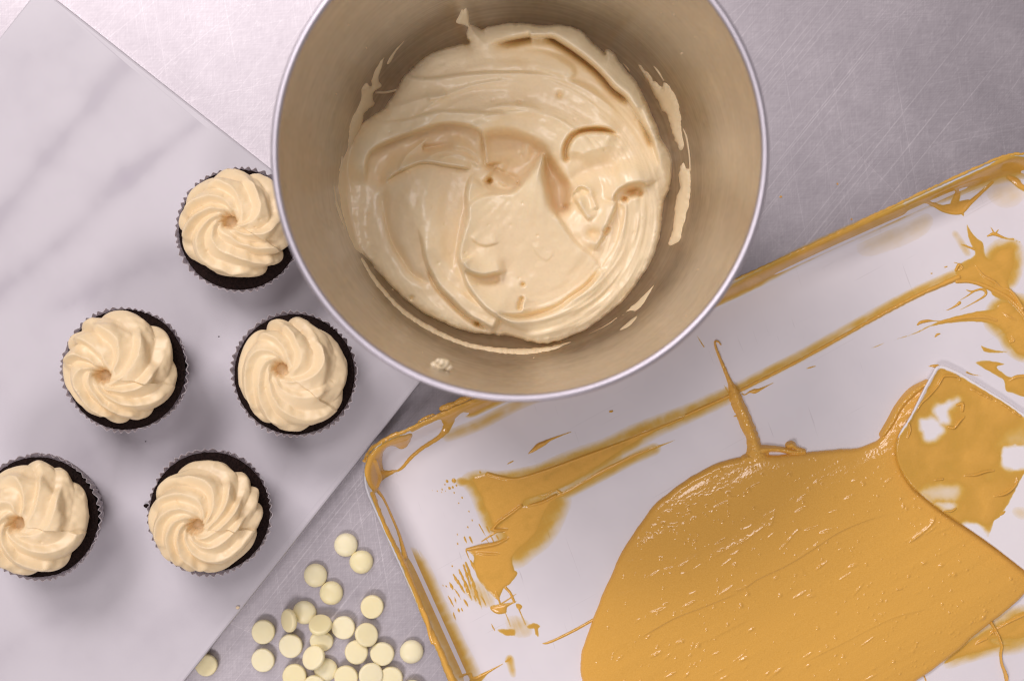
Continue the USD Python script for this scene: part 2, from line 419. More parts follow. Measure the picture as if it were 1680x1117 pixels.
for pts, w_, a_ in (([(300, -30), (225, 75), (208, 101), (150, 168), (104, 226), (60, 280), (24, 324), (-60, 420)], 11, 0.75),
                    ([(345, 188), (300, 222), (268, 247), (208, 292)], 9, 0.8), ([(208, 292), (150, 350), (94, 403), (40, 445), (-60, 530)], 11, 0.6),
                    ([(300, 420), (225, 444), (170, 468), (110, 500)], 15, 0.5), ([(200, -20), (110, 60), (20, 110), (-80, 180)], 38, 0.35), ([(260, 690), (170, 728), (90, 780), (-40, 900)], 26, 0.35),
                    ([(470, 840), (400, 930), (300, 1010), (150, 1100)], 26, 0.22), ([(560, 480), (470, 560), (350, 700), (280, 760)], 22, 0.3), ([(200, 880), (120, 980), (60, 1030), (-40, 1100)], 24, 0.4)):
    P = spline(pts, 6)
    best = np.full(len(qx), 1e9)
    for k in range(len(P) - 1):
        a, b = P[k], P[k + 1]; d_ = b - a
        tt = np.clip(((qx + jx - a[0]) * d_[0] + (qy - jx - a[1]) * d_[1]) / (d_ @ d_), 0, 1)
        best = np.minimum(best, np.hypot(qx + jx - a[0] - tt * d_[0], qy - jx - a[1] - tt * d_[1]))
    vein += a_ * 0.95 * np.exp(-(best / (w_ * 1.5)) ** 1.4) * (0.35 + 1.3 * np.clip(nz_ - 0.2, 0, 1))
vein += np.clip((nz_ - 0.5) * 0.35, 0, 1)
vv, ff, nn_ = m.vertices, m.faces, None
o = obj('marble_board', m, MARBLE, smooth=False, attrs={'vein': np.clip(vein, 0, 1)})
tag(o.GetPrim(), 'white marble board with soft grey veins under the frosted cupcakes', 'board')

# ------------------------------------------------------------------ cupcakes
def tri(x):
    return 2 * np.abs(2 * (x - np.floor(x + 0.5))) - 1


def make_cupcake(lx, ly, seed, label, hole, start, N, tall=1.0, tw=1.0, off=(0, 0)):
    r_ = np.random.default_rng(seed)
    ztop = MZ + 0.040
    base = W(lx, ly, ztop); base[2] = MZ
    cx, cy = base[:2]
    t = thing('cupcake', base, label, 'cupcake', 'frosted chocolate cupcakes')
    # pleated paper cup, a thin folded shell
    NP, K = 52, 8
    n = NP * K
    th = np.arange(n) / n * 2 * np.pi
    warp = 0.012 * np.sin(3 * th + seed) + 0.01 * np.sin(7 * th + 2 * seed)
    warp = warp + 0.022 * np.interp(th, np.linspace(0, 2 * np.pi, 61), np.r_[q_ := r_.normal(0, 1, 60), q_[:1]])
    fold = tri((th + warp) * NP / (2 * np.pi))
    fold = np.sign(fold) * np.abs(fold) ** 0.8
    amp_v = 1 + 0.25 * np.sin(5 * th + seed * 1.7)
    outer, inner = [], []
    zs = np.linspace(0, 1, 9)
    for s in zs:
        R = 0.0245 + (0.0342 - 0.0245) * s + 0.0006 * math.sin(s * 3)
        a = (0.0006 + 0.0002 * s ** 2) * amp_v
        wob = 0.0004 * np.sin(2 * th + seed) + 0.0003 * np.sin(5 * th + 2 * seed) * s
        rr = R + a * fold + wob
        z = MZ + 0.0003 + s * 0.0405 + (s ** 6) * 0.0006 * np.sin(th * 4 + seed)
        outer.append(np.stack([cx + rr * np.cos(th), cy + rr * np.sin(th), z + 0 * th], 1))
        rr = rr - 0.00018
        inner.append(np.stack([cx + rr * np.cos(th), cy + rr * np.sin(th), z + 0 * th], 1))
    v, f = loft(outer + inner[::-1], True, True)
    obj('paper_cup', (v, f), PAPER, t, smooth=35)
    # cake, its top crumbly and slightly domed
    M = 160
    th = np.arange(M) / M * 2 * np.pi
    rings = []
    for s in np.linspace(0.02, 0.95, 5):
        rings.append(np.stack([cx + (0.0232 + 0.0093 * s) * np.cos(th), cy + (0.0232 + 0.0093 * s) * np.sin(th), np.full(M, MZ + 0.001 + 0.0400 * s)], 1))
    for k, s in enumerate(np.linspace(1.0, 0.08, 22)):
        rr = 0.0329 * s
        z = MZ + 0.0395 + 0.0062 * (1 - s ** 2.6)
        p = np.stack([cx + rr * np.cos(th), cy + rr * np.sin(th), np.full(M, z)], 1)
        nz = fbm(p / 0.0016, 3, seed) - 0.5
        p[:, 2] += nz * 0.0016
        rr2 = rr + (nz * 0.0010 if k < 3 else 0)
        p[:, 0] = cx + rr2 * np.cos(th); p[:, 1] = cy + rr2 * np.sin(th)
        rings.append(p)
    v, f = loft(rings, True, True)
    obj('cake', (v, f), CAKE, t, smooth=25)
    cx, cy = cx + off[0], cy + off[1]                      # piped a little off centre
    # piped swirl: a twisted star that overlaps itself once round
    nu, nt = 84, 560
    u = np.linspace(0, 1, nu)[:, None]
    th = (np.arange(nt) / nt * 2 * np.pi)[None, :]
    R = 0.0303
    prof_u = [0.0, 0.06, 0.14, 0.24, 0.36, 0.50, 0.64, 0.76, 0.86, 0.92, 0.96, 1.0]
    prof_r = [0.80, 0.93, 0.985, 0.97, 0.88, 0.73, 0.55, 0.38, 0.25, 0.17, 0.13, 0.10]
    prof_z = [0.0, 0.0010, 0.0045, 0.0085, 0.0123, 0.0158, 0.0184, 0.0200, 0.0204, 0.0186, 0.0140, 0.0070]
    from scipy.interpolate import PchipInterpolator as PI
    r0 = PI(prof_u, prof_r)(u); z0 = PI(prof_u, prof_z)(u)
    twist = PI([0, 0.2, 0.5, 0.8, 0.92, 1], [0.0, 0.22, 0.95, 1.95, 2.5, 2.8])(u) * tw   # outwards the ridges turn counter-clockwise
    jit = 0.30 * np.sin(2 * th + seed) + 0.20 * np.sin(3 * th + seed * 2.3)
    ph = (th + twist + jit * (0.35 + 0.65 * (1 - u))) * N / (2 * np.pi) + seed * 0.37
    idx = np.floor(ph); fr = ph - idx
    rnd = np.random.default_rng(seed + 100).uniform(0.6, 1.3, 4000)
    amp_i = rnd[np.mod(idx, N).astype(int)]
    nxt = rnd[np.mod(idx + 1, N).astype(int)]
    amp_i = amp_i * (1 - fr) + nxt * fr
    # petals: full and round outside, thin-lipped towards the heart; each leans over its neighbour
    sk = fr ** 1.45
    round_ = np.abs(np.sin(np.pi * sk)) ** 0.75
    sharp = np.where(fr < 0.80, (fr / 0.80) ** 1.35, ((1 - fr) / 0.20) ** 1.2)
    b = np.clip((u - 0.10) / 0.45, 0, 1)
    p = (round_ * (1 - b) + sharp * b - 0.5) * amp_i
    amp_r = PI([0, 0.12, 0.3, 0.55, 0.8, 0.95, 1], [0.06, 0.10, 0.12, 0.10, 0.055, 0.03, 0.015])(u)
    amp_z = PI([0, 0.15, 0.35, 0.6, 0.85, 0.95, 1], [0.0, 0.0006, 0.0019, 0.0027, 0.0025, 0.0016, 0.0008])(u)
    # second turn of the spiral lies on the first: a helical step
    hel = np.mod(th - start, 2 * np.pi) / (2 * np.pi)
    step_u = 0.30 + 0.22 * (1 - hel)
    st = 1 / (1 + np.exp(-(u - step_u) / 0.016))
    fade = np.clip((0.80 - u) / 0.25, 0, 1)
    lap = np.clip(1 - hel * 0.55, 0, 1)
    wav = 0.6 + 0.8 * (sharp > 0) * sharp
    rr = R * (r0 + amp_r * p) + R * 0.045 * (st - 0.5) * fade * lap
    zz = z0 + amp_z * p + 0.0054 * (st - 0.4) * fade * lap * wav + 0.0016 * (0.5 - hel) * np.clip(1 - abs(u - 0.5) * 2, 0, 1)
    rr = rr * (1 + 0.03 * np.sin(th + seed) + 0.02 * np.sin(2 * th + 1.3 * seed))
    ox, oy = hole
    sh = np.clip((u - 0.3) / 0.6, 0, 1) ** 1.2
    X = cx + ox * sh + rr * np.cos(th); Y = cy + oy * sh + rr * np.sin(th)
    Z = MZ + 0.0432 + zz * 0.95 * tall + (ox * rr * np.cos(th) + oy * rr * np.sin(th)) * 5.0 * np.clip(u, 0, 0.6)
    P = np.stack([X, Y, Z], -1)
    P += (fbm(P / 0.006, 2, seed + 9)[..., None] - 0.5) * 0.0015
    for q in range(7):                                     # air bubbles
        ku, kt = r_.integers(12, 60), r_.integers(0, nt)
        dq = np.linalg.norm(P - P[ku, kt], axis=-1)
        P[..., 2] -= 0.0006 * np.exp(-(dq / r_.uniform(0.0004, 0.0008)) ** 2)
    v, f = loft([P[k] for k in range(nu)], True, False)
    obj('frosting', (v, f), FROST, t, smooth=True)
    return t


make_cupcake(392, 377, 1, 'frosted cupcake partly hidden under the left edge of the bowl rim', (-0.0015, 0.0015), -0.5, 8, 0.88, 0.95, (-0.0007, 0.0020))
make_cupcake(205, 606, 2, 'frosted cupcake with no neighbour on its left, in the middle row', (-0.006, -0.005), -0.35, 8, 0.92, 0.85, (-0.0013, 0.0022))
make_cupcake(483, 614, 3, 'frosted cupcake just below the bowl, nearest the lower right edge of the marble', (-0.005, 0.0025), -0.7, 7, 0.82, 1.05, (0, 0.0010))
make_cupcake(62, 848, 4, 'frosted cupcake cut off by the left border of the photo', (-0.0065, -0.0025), -0.3, 7, 0.9, 0.9, (0.0006, 0.0012))
make_cupcake(344, 840, 5, 'frosted cupcake nearest the pile of chocolate buttons, with a wide open hole in its swirl', (-0.004, -0.004), -0.25, 9, 0.86, 1.0, (0.0002, -0.0014))

# ------------------------------------------------------------------ white chocolate buttons
def melt_mesh(seed):
    pr = [(0.0001, 0.0), (0.0056, 0.0), (0.0063, 0.00012), (0.0067, 0.0006), (0.0069, 0.0017), (0.0068, 0.0024), (0.0062, 0.0033), (0.0050, 0.0041), (0.0034, 0.0046), (0.0017, 0.0048), (0.0001, 0.00485)]
    m = 44
    th = np.arange(m) / m * 2 * np.pi
    r_ = np.random.default_rng(seed)
    a, b, p1, p2 = r_.uniform(0.005, 0.02, 2).tolist() + r_.uniform(0, 6, 2).tolist()
    k = 1 + a * np.sin(2 * th + p1) + b * 0.6 * np.sin(3 * th + p2)
    rings = [np.stack([r * k * np.cos(th), r * k * np.sin(th), np.full(m, z)], 1) for r, z in pr]
    return loft(rings, True, True)


MELTS = [  # photo x, y, which way up, tilt (degrees), towards (degrees), extra height, size, label
    (567, 894, 'd', 0, 0, 0, 1.0, 'topmost cream chocolate button, dome up, upper one of a touching pair'),
    (592.5, 922, 'd', 0, 0, 0, 1.0, 'dome-up button of the topmost pair, the one nearer the tray'),
    (517, 944, 'd', 0, 0, 0, 1.0, 'dome-up button, left one of the second touching pair from the top'),
    (543, 973, 'd', 0, 0, 0, 1.0, 'dome-up button, right one of the second touching pair from the top'),
    (610.5, 995, 'f', 0, 0, 0, 1.0, 'flat-side-up button lying alone between the pile and the tray wall'),
    (499, 1005, 'd', 0, 0, 0, 1.0, 'dome-up button that another button leans against, upper left of the pile'),
    (475, 1018.5, 'f', 50, 180, 0.0012, 1.0, 'steeply tilted button seen as a narrow upright oval'),
    (525, 1027, 'f', 48, 90, 0.0030, 1.0, 'tilted button seen as a wide flat oval, resting on another button'),
    (563.5, 1029, 'f', 0, 0, 0, 1.0, 'flat-side-up button right of the wide tilted oval one'),
    (600.5, 1042, 'f', 24, 45, 0.0012, 1.0, 'slightly tilted button above the flat button at the right of the pile'),
    (432, 1036, 'f', 0, 0, 0, 1.02, 'flat-side-up button at the left of the pile, upper of two in a column'),
    (477, 1059, 'f', 0, 0, 0, 1.02, 'flat-side-up button directly below the narrow tilted oval one'),
    (527, 1051, 'f', 26, 270, 0.0003, 1.0, 'button half covered by the wide tilted oval one'),
    (515, 1080, 'f', 32, 125, 0.0030, 1.02, 'tilted button lying over the edge of a dome-up one in the middle of the pile'),
    (584, 1070.5, 'f', 20, 60, 0.0006, 1.0, 'slightly tilted button in the gap between two flat ones at the right of the pile'),
    (627, 1072, 'f', 0, 0, 0, 1.02, 'flat-side-up button at the right end of the pile'),
    (675, 1069.5, 'd', 0, 0, 0, 1.0, 'dome-up button lying alone close to the tray, far right'),
    (431.5, 1082.5, 'f', 0, 0, 0, 1.0, 'flat-side-up button at the left of the pile, lower of two in a column'),
    (338.5, 1090.5, 'f', 0, 0, 0, 0.95, 'small button lying alone against the marble board edge'),
    (534, 1099, 'd', 0, 0, 0, 1.0, 'dome-up button partly under a tilted one near the bottom border'),
    (483, 1108, 'f', 0, 0, 0, 1.02, 'button cut by the bottom border, leftmost of those there'),
    (568, 1111, 'f', 0, 0, 0.0010, 1.04, 'button cut by the bottom border, right of the dome-up one'),
    (608, 1107, 'f', 12, 20, 0.0022, 1.03, 'large-looking button at the bottom border lying over its right neighbour'),
    (641.5, 1112, 'f', 0, 0, 0, 1.0, 'button at the bottom border partly covered from the left'),
    (516, 1126, 'f', 0, 0, 0.0008, 1.0, 'button of which only the top edge shows at the bottom border, in the pile'),
    (677, 1134, 'f', 0, 0, 0, 1.0, 'button of which only the edge shows at the bottom border, near the tray'),
]
for i, (px, py, way, tilt, to, dz, sc, label) in enumerate(MELTS):
    v, f = melt_mesh(i)
    v = v * sc
    if way == 'f':
        v[:, 2] = 0.00485 * sc - v[:, 2]; f = f[:, ::-1]
    hc = 0.0024
    if tilt:
        a = math.radians(to)
        ax = np.array([math.sin(a), -math.cos(a), 0])      # lowers the side that faces "to"... and lifts the other
        R = trimesh.transformations.rotation_matrix(math.radians(-tilt), ax)[:3, :3]
        v = (v - [0, 0, hc]) @ R.T
        v[:, 2] -= v[:, 2].min()
        v[:, 2] += dz
    else:
        v[:, 2] += dz
    z = float(v[:, 2].max()) * 0.7
    loc = W(px, py, z); loc[2] = 0.0001
    p = usdkit.mesh(stage, free('/World/chocolate_button'), (v, f), MELT, smooth=45)
    UsdGeom.Xformable(p).AddTranslateOp().Set(Gf.Vec3d(*map(float, loc)))
    tag(p.GetPrim(), label, 'chocolate button', 'cream chocolate buttons scattered on the steel table')

# ------------------------------------------------------------------ mixing bowl
BH = 0.170
bc = W(853, 250, BH)[:2]
BR = 410 * S0 * (1 - BH / H)
prof_z = np.array([0.004, 0.0042, 0.006, 0.011, 0.019, 0.030, 0.040, 0.060, 0.090, 0.120, 0.150, BH - 0.003])
prof_r = np.array([0.0, 0.046, 0.058, 0.070, 0.0825, 0.0925, 0.0968, 0.1005, 0.1050, 0.1092, 0.1128, BR - 0.0025])
from scipy.interpolate import PchipInterpolator
rz = PchipInterpolator(prof_z[1:], prof_r[1:])


def bowl_r(z):
    return rz(np.clip(z, prof_z[1], prof_z[-1]))


bowl = thing('mixing_bowl', (*bc, 0), 'large satin steel mixing bowl holding pale buttercream', 'bowl')
m_ = 220
th = np.arange(m_) / m_ * 2 * np.pi
zs = np.r_[0.0042, 0.0046, 0.0052, np.linspace(0.006, 0.04, 26), np.linspace(0.043, BH - 0.003, 60)]
inner = [np.stack([bc[0] + bowl_r(z) * np.cos(th), bc[1] + bowl_r(z) * np.sin(th), np.full(m_, z)], 1) for z in zs]
inner.insert(0, np.stack([bc[0] + 0.02 * np.cos(th), bc[1] + 0.02 * np.sin(th), np.full(m_, 0.004)], 1))
outer = [np.stack([bc[0] + (bowl_r(z) + 0.0012) * np.cos(th), bc[1] + (bowl_r(z) + 0.0012) * np.sin(th), np.full(m_, max(z - 0.0012, 0.001))], 1) for z in zs[::-1]]
outer.append(np.stack([bc[0] + 0.02 * np.cos(th), bc[1] + 0.02 * np.sin(th), np.full(m_, 0.001)], 1))
v, f = loft(inner + outer, True, True)
obj('bowl_body', (v, f), BOWL, bowl, smooth=35)
rr, rings = 0.0019, []
for a in np.linspace(0, 2 * np.pi, 20, endpoint=False):
    R_ = BR - rr + rr * math.cos(a)
    rings.append(np.stack([bc[0] + R_ * np.cos(th), bc[1] + R_ * np.sin(th), np.full(m_, BH - rr + rr * math.sin(a))], 1))
v, f = loft(rings + rings[:1])
obj('rim', (v, f), RIM, bowl, smooth=True)


def on_wall(px, py):
    """height at which the wall of the bowl is met under photo point (px, py)"""
    lo, hi = np.full(np.shape(px), 0.0043), np.full(np.shape(px), BH - 0.004)
    for _ in range(40):
        mid = (lo + hi) / 2
        p = W(px, py, mid)
        out = np.hypot(p[..., 0] - bc[0], p[..., 1] - bc[1]) > bowl_r(mid)
        lo = np.where(out, mid, lo); hi = np.where(out, hi, mid)
    return (lo + hi) / 2


def wall_mesh(F):
    z = on_wall(F.X, F.Y)
    p = W(F.X, F.Y, z)
    r = p[..., :2] - bc; L = np.linalg.norm(r, axis=-1, keepdims=True)
    dz = 0.0005
    sl = (bowl_r(z + dz) - bowl_r(z - dz)) / (2 * dz)
    nrm = np.concatenate([-r / L, sl[..., None]], -1); nrm /= np.linalg.norm(nrm, axis=-1, keepdims=True)
    return p + nrm * (F.T[..., None] / 1000)


A_, B_, C_, D_, E_, F_ = (540, 0), (840, 0), (540, 180), (840, 180), (540, 380), (840, 380)
WF = Field(530, 0, 1160, 640, 1.0)
cream_smears = Field(530, 0, 1160, 640, 1.0)
WF.poly(zo(*A_, [(200, 1117), (290, 930), (300, 830), (340, 765), (385, 795), (400, 700), (440, 620), (510, 515), (480, 620), (458, 700), (460, 760), (480, 790), (410, 850), (400, 920), (410, 960), (330, 1030), (310, 1090), (290, 1300), (240, 1420), (190, 1480), (170, 1400), (180, 1240)]), 1.3, 3, 1.4)
WF.poly(zo(*A_, [(530, 580), (590, 480), (700, 365), (640, 440), (600, 500), (580, 550), (545, 590)]), 0.6, 2, 0.5)
WF.stroke(zo(*A_, [(430, 850), (520, 850), (630, 825)]), 1.8, 0.8)
WF.poly(zo(*A_, [(1165, 210), (1190, 150), (1215, 90), (1235, 95), (1255, 75), (1275, 110), (1285, 210), (1300, 240), (1270, 250), (1240, 230)]), 1.5, 2, 0.3)
WF.poly(zo(*B_, [(1155, 600), (1200, 620), (1300, 740), (1380, 800), (1400, 760), (1470, 830), (1520, 920), (1545, 1050), (1555, 1200), (1570, 1340), (1545, 1380), (1520, 1330), (1480, 1250), (1450, 1130), (1420, 1050), (1380, 1020), (1330, 920), (1290, 850), (1250, 760)]), 1.6, 4, 2.2)
WF.poly(zo(*D_, [(1570, 480), (1600, 540), (1635, 560), (1632, 800), (1600, 950), (1560, 1090), (1540, 1190), (1440, 1240), (1470, 1117), (1490, 950), (1510, 800), (1540, 700), (1530, 580)]), 1.5, 4, 2.0)
WF.stroke(zo(*D_, [(1570, 180, 1), (1600, 260, 1.4), (1625, 420, 1.2), (1632, 560, 1)]), 1.2, 0.4)
WF.stroke(zo(*B_, [(1300, 610, 0.8), (1340, 660, 1.6), (1390, 740, 0.8)]), 1.2, 0.3)
WF.stroke(zo(*B_, [(1020, 580, 0.6), (1060, 630, 1.4), (1080, 660, 0.6)]), 1, 0.3)
WF.poly(zo(*F_, [(1310, 480), (1240, 600), (1180, 690), (1130, 725), (1100, 720), (1050, 735), (1000, 780), (1080, 700), (1160, 630), (1250, 540)]), 0.5, 2, 0.8)
WF.poly(zo(*F_, [(1150, 770), (1080, 860), (985, 905), (1050, 840)]), 0.4, 2, 0.4)
WF.stroke([(594, 425, 2), (612, 455, 3), (626, 473, 3.4), (650, 500, 3.4), (676, 521, 4), (719, 546, 4), (773, 567, 3.5), (840, 576, 4.4), (894, 573, 4), (936, 561, 1)], 3, 0.8, wob=0.3)
WF.stroke(zo(*F_, [(700, 940, 0.4), (860, 860, 0.8), (960, 790, 0.8)]), 1, 0.15)
WF.stroke(zo(*C_, [(45, 700, 1), (65, 850, 1.4), (100, 960, 2.0), (150, 1090, 1)]), 1.5, 0.6)
WF.stroke(zo(*C_, [(120, 430, 1), (115, 500, 1.6), (95, 560, 1)]), 1.5, 0.6)
for k in range(34):                                      # spatter on the wall
    a = rng.uniform(0, 2 * np.pi); q = rng.uniform(0.76, 0.96)
    x, y = 853 + 400 * q * math.cos(a), 256 + 395 * q * math.sin(a)
    if 535 < x < 1155 and 3 < y < 630:
        r0 = rng.uniform(0.7, 1.7)
        WF.stroke([(x, y), (x + rng.uniform(-2, 2), y + rng.uniform(-2, 2))], r0, 0.35, 2)
P3 = wall_mesh(WF)
lab, nl = ndimage.label(WF.T > 0.0, structure=np.ones((3, 3)))
sizes = ndimage.sum(WF.T > 0, lab, np.arange(1, nl + 1))
small = np.zeros(lab.shape, bool)
for k in range(nl):
    mk = lab == k + 1
    if sizes[k] < 60:
        small |= mk
        continue
    mk = ndimage.binary_dilation(mk, iterations=2)
    v, f = compact(P3.reshape(-1, 3), grid_faces(mk)[:, ::-1])
    obj('cream_smear', (v, f), CREAM, bowl, smooth=True)
v, f = compact(P3.reshape(-1, 3), grid_faces(ndimage.binary_dilation(small))[:, ::-1])
obj('cream_spatter', (v, f), CREAM, bowl, smooth=True, kind='stuff')

# a dab of cream stuck high on the near wall
pz = float(on_wall(np.array(722.), np.array(603.)))
dab = None
for (dx, dy, dz, r) in [(0, 0, 0, 0.0030), (0.0025, 0.0005, 0.001, 0.0026), (-0.0028, -0.0002, 0.0006, 0.0022), (0.0008, 0.0012, 0.0028, 0.0018), (0.0045, -0.001, 0.0008, 0.0017), (-0.0008, 0.0022, 0.0036, 0.0012)]:
    s = trimesh.creation.icosphere(3, r); s.apply_translation(W(722, 602, pz) + [dx, dy + 0.001, dz])
    dab = s if dab is None else trimesh.util.concatenate([dab, s])
try:
    import manifold3d as mf
    acc_ = mf.Manifold()
    for g in dab.split():
        acc_ += mf.Manifold(mf.Mesh(g.vertices.astype(np.float32), g.faces.astype(np.uint32)))
    acc_ = acc_.refine_to_length(0.0005).to_mesh()
    dab = trimesh.Trimesh(acc_.vert_properties[:, :3], acc_.tri_verts, process=True)
    trimesh.smoothing.filter_taubin(dab, iterations=40)
except Exception as e:
    print('dab', e)
dab.vertices += (fbm(dab.vertices / 0.0035, 2, 4)[:, None] - 0.5) * 0.0012
obj('cream_dab', dab, CREAM, bowl, smooth=True)

# ------------------------------------------------------------------ buttercream in the bowl
ZC = 0.038
CF = Field(535, 5, 1125, 590, 1.25)
outline = [(556, 290), (560, 266), (568, 252), (574, 236), (585, 218), (601, 198), (624, 184), (637, 172), (651, 149), (664, 127), (680, 111), (705, 91), (730, 82), (755, 76), (771, 72),
           (767, 58), (769, 42), (780, 44), (792, 50), (800, 46), (833, 41), (867, 42), (885, 45), (915, 44), (940, 47), (955, 55), (972, 74), (992, 91), (996, 84), (1005, 90), (1019, 111), (1042, 138), (1053, 161),
           (1064, 188), (1071, 203), (1081, 230), (1097, 252), (1101, 280), (1097, 309), (1090, 321), (1086, 334), (1083, 359), (1080, 382), (1078, 394), (1069, 419), (1055, 446), (1037, 470), (1019, 494), (994, 514),
           (965, 536), (930, 552), (899, 562), (872, 559), (845, 551), (816, 547), (787, 545), (755, 539), (719, 523), (690, 509), (654, 480), (620, 446), (604, 428), (590, 420), (577, 398), (567, 370), (560, 340), (556, 315)]
X, Y = CF.X, CF.Y
_, SD = CF.sdf(outline, True, 400, 4)
pad = [(0, X.shape[0] - SD.shape[0]), (0, X.shape[1] - SD.shape[1])]
SD = np.pad(SD, pad, mode='edge')
SD = SD + 1.6 * (fbm(np.stack([X / 9, Y / 9, 0 * X], -1), 3, 8) - 0.5) * 2
Hc = np.zeros(X.shape)
full = (slice(None), slice(None))


def sstep(a, b, x):
    t = np.clip((x - a) / (b - a), 0, 1)
    return t * t * (3 - 2 * t)


def taper(al, a=0.18, b=0.18):
    return sstep(0, a, al) * sstep(0, b, 1 - al) if a > 0 and b > 0 else (sstep(0, a, al) if a > 0 else (sstep(0, b, 1 - al) if b > 0 else 1.0))


def fold(pts, A, wr, wl, ta=0.18, tb=0.18):
    """a crest: falls off over wr on the right of travel and wl on the left"""
    global Hc
    P = spline(pts, 6)
    d, s, al, L = CF.near(P, full)
    tp_ = taper(al, ta, tb)
    if max(wr, wl) > 10:                                   # one soft sheet lying over another: round lip, sheer on its low side
        h_ = s if wr > wl else -s
        w_ = max(wr, wl)
        F = A * np.where(h_ > 0, np.sqrt(np.clip(1 - (1 - np.clip(h_ / 7, 0, 1)) ** 2, 0, 1)) * np.exp(-(np.clip(h_, 0, None) / w_) ** 1.3), 0) * tp_
        far = sstep(12, 30, np.abs(h_))
        F = F * (1 - far) + ndimage.gaussian_filter(F, 6) * far
    else:
        F = 0.7 * A * np.where(s > 0, np.exp(-(np.abs(s) / wr) ** 1.2), np.exp(-(np.abs(s) / wl) ** 1.2)) * tp_
    Hc += F


def dip(pts, A, w, ta=0.15, tb=0.15):
    global Hc
    P = spline(pts, 6)
    d, s, al, L = CF.near(P, full)
    Hc -= 0.55 * A * np.exp(-(d / (w * 1.25)) ** 2) * taper(al, ta, tb)


def bump(x, y, A, rx, ry=None, rot=0.0):
    global Hc
    c, s = math.cos(rot), math.sin(rot)
    u = (X - x) * c + (Y - y) * s; v = -(X - x) * s + (Y - y) * c
    Hc += A * np.exp(-(u / rx) ** 2 - (v / (ry or rx)) ** 2)


def mask(pts, soft):
    sl, d = CF.sdf(pts, True, 30, 5)
    m = np.zeros(X.shape)
    m[sl] = 1 / (1 + np.exp(-np.clip(d / soft, -30, 30)))
    return m


# broad form: a low mound, fuller to the right, dragged round by the beater
Hc += 4.0 * np.exp(-(((X - 900) / 170) ** 2 + ((Y - 420) / 150) ** 2)) + 1.5 * np.exp(-(((X - 800) / 200) ** 2 + ((Y - 140) / 70) ** 2))
dx, dy = X - 850, Y - 350
rad, azi = np.hypot(dx, dy), np.arctan2(dy, dx)
sw = np.stack([np.cos(azi + rad / 500) * 2.2, np.sin(azi + rad / 500) * 2.2, rad / 24], -1)
Hc += (fbm(sw, 2, 21) - 0.5) * 1.6 * sstep(60, 150, rad)
sw2 = np.stack([np.cos(azi + rad / 400) * 3, np.sin(azi + rad / 400) * 3, rad / 4.5], -1)
Hc += (fbm(sw2, 2, 31) - 0.5) * 0.45 * sstep(110, 180, rad) * (0.08 + 0.92 * sstep(-0.6, 0.3, np.sin(azi) * 0.6 + np.cos(azi) * 0.8))
Hc += (fbm(np.stack([X / 38, Y / 38, 0 * X], -1), 3, 41) - 0.5) * 0.8
# ribbon of cream up against the far wall, with the crevice in front of it
fold([(800, 74), (830, 68), (870, 62), (901, 63), (920, 72), (947, 90), (974, 111), (992, 129), (1005, 145), (1030, 165), (1052, 200), (1072, 240), (1085, 285)], 9, 2.5, 60, 0.12, 0.2)
dip([(800, 76), (825, 71), (850, 66), (872, 61)], 9, 5.5, 0.75, 0.05)
dip([(890, 60), (905, 64), (920, 73), (947, 91), (974, 113), (992, 131), (1008, 149), (1036, 170)], 9, 5.0, 0.1, 0.12)
dip([(1045, 175), (1062, 215), (1072, 243)], 5, 4)
# long lip round the left hollow
fold([(602, 305), (603, 266), (615, 246), (654, 228), (694, 214), (728, 205), (764, 207), (787, 218), (792, 234), (795, 257), (797, 273)], 5.0, 2.0, 40, 0.12, 0.02)
Hc -= 3.5 * mask([(608, 280), (622, 250), (660, 231), (700, 218), (735, 209), (765, 211), (786, 222), (790, 250), (780, 268), (740, 262), (700, 258), (660, 275), (635, 296), (620, 300)], 6)
dip([(693, 242), (700, 243), (715, 241), (735, 238), (752, 240)], 4.2, 3.4, 0.04, 0.85)
fold([(650, 282), (658, 270), (669, 253), (689, 237), (708, 223)], 2.6, 8, 5)
bump(752, 236, 2.0, 14, 10, 0.4)
for pts in ([(690, 262), (730, 248), (765, 258), (792, 275)], [(715, 262), (745, 255), (772, 264), (795, 278)], [(735, 240), (765, 243), (785, 258), (797, 272)]):
    fold(pts, 1.7, 4, 6)
# the deep hollow in the middle
pit = mask([(795, 224), (830, 217), (862, 225), (888, 240), (902, 262), (918, 285), (932, 305), (934, 332), (922, 348), (907, 340), (897, 305), (892, 280), (888, 262), (876, 276), (858, 294), (840, 296), (818, 282), (800, 272)], 3.5)
Hc -= 9.0 * pit
bump(865, 245, 1.2, 8, 14); bump(905, 300, 1.0, 6, 10)
# the tall peak: steep towards the hollow, long back towards the viewer
pk = mask([(890, 254), (891.5, 280), (895.5, 305), (906, 338), (921, 365), (945, 398), (985, 440), (985, 520), (740, 520), (750, 420), (765, 345), (790, 322), (820, 317), (840, 313), (858, 297), (877, 274)], 1.1)
ar = np.hypot(X - 890, (Y - 256))
aa = np.arctan2(Y - 256, X - 890)
Hc += pk * (1 - sstep(380, 500, Y)) * (11.0 * np.exp(-ar / 58) + 4.0 * np.exp(-ar / 160) + 0.7 * (fbm(np.stack([aa * 9, ar / 90, 0 * ar], -1), 2, 51) - 0.5) * sstep(10, 60, ar) * np.exp(-ar / 160))
fold([(889, 256), (878, 274), (860, 297), (842, 313), (820, 318), (800, 315)], 1.6, 2, 4, 0.02, 0.2)
fold([(890, 258), (892, 282), (896, 306), (907, 339), (922, 366), (945, 395)], 1.4, 4, 2, 0.02, 0.3)
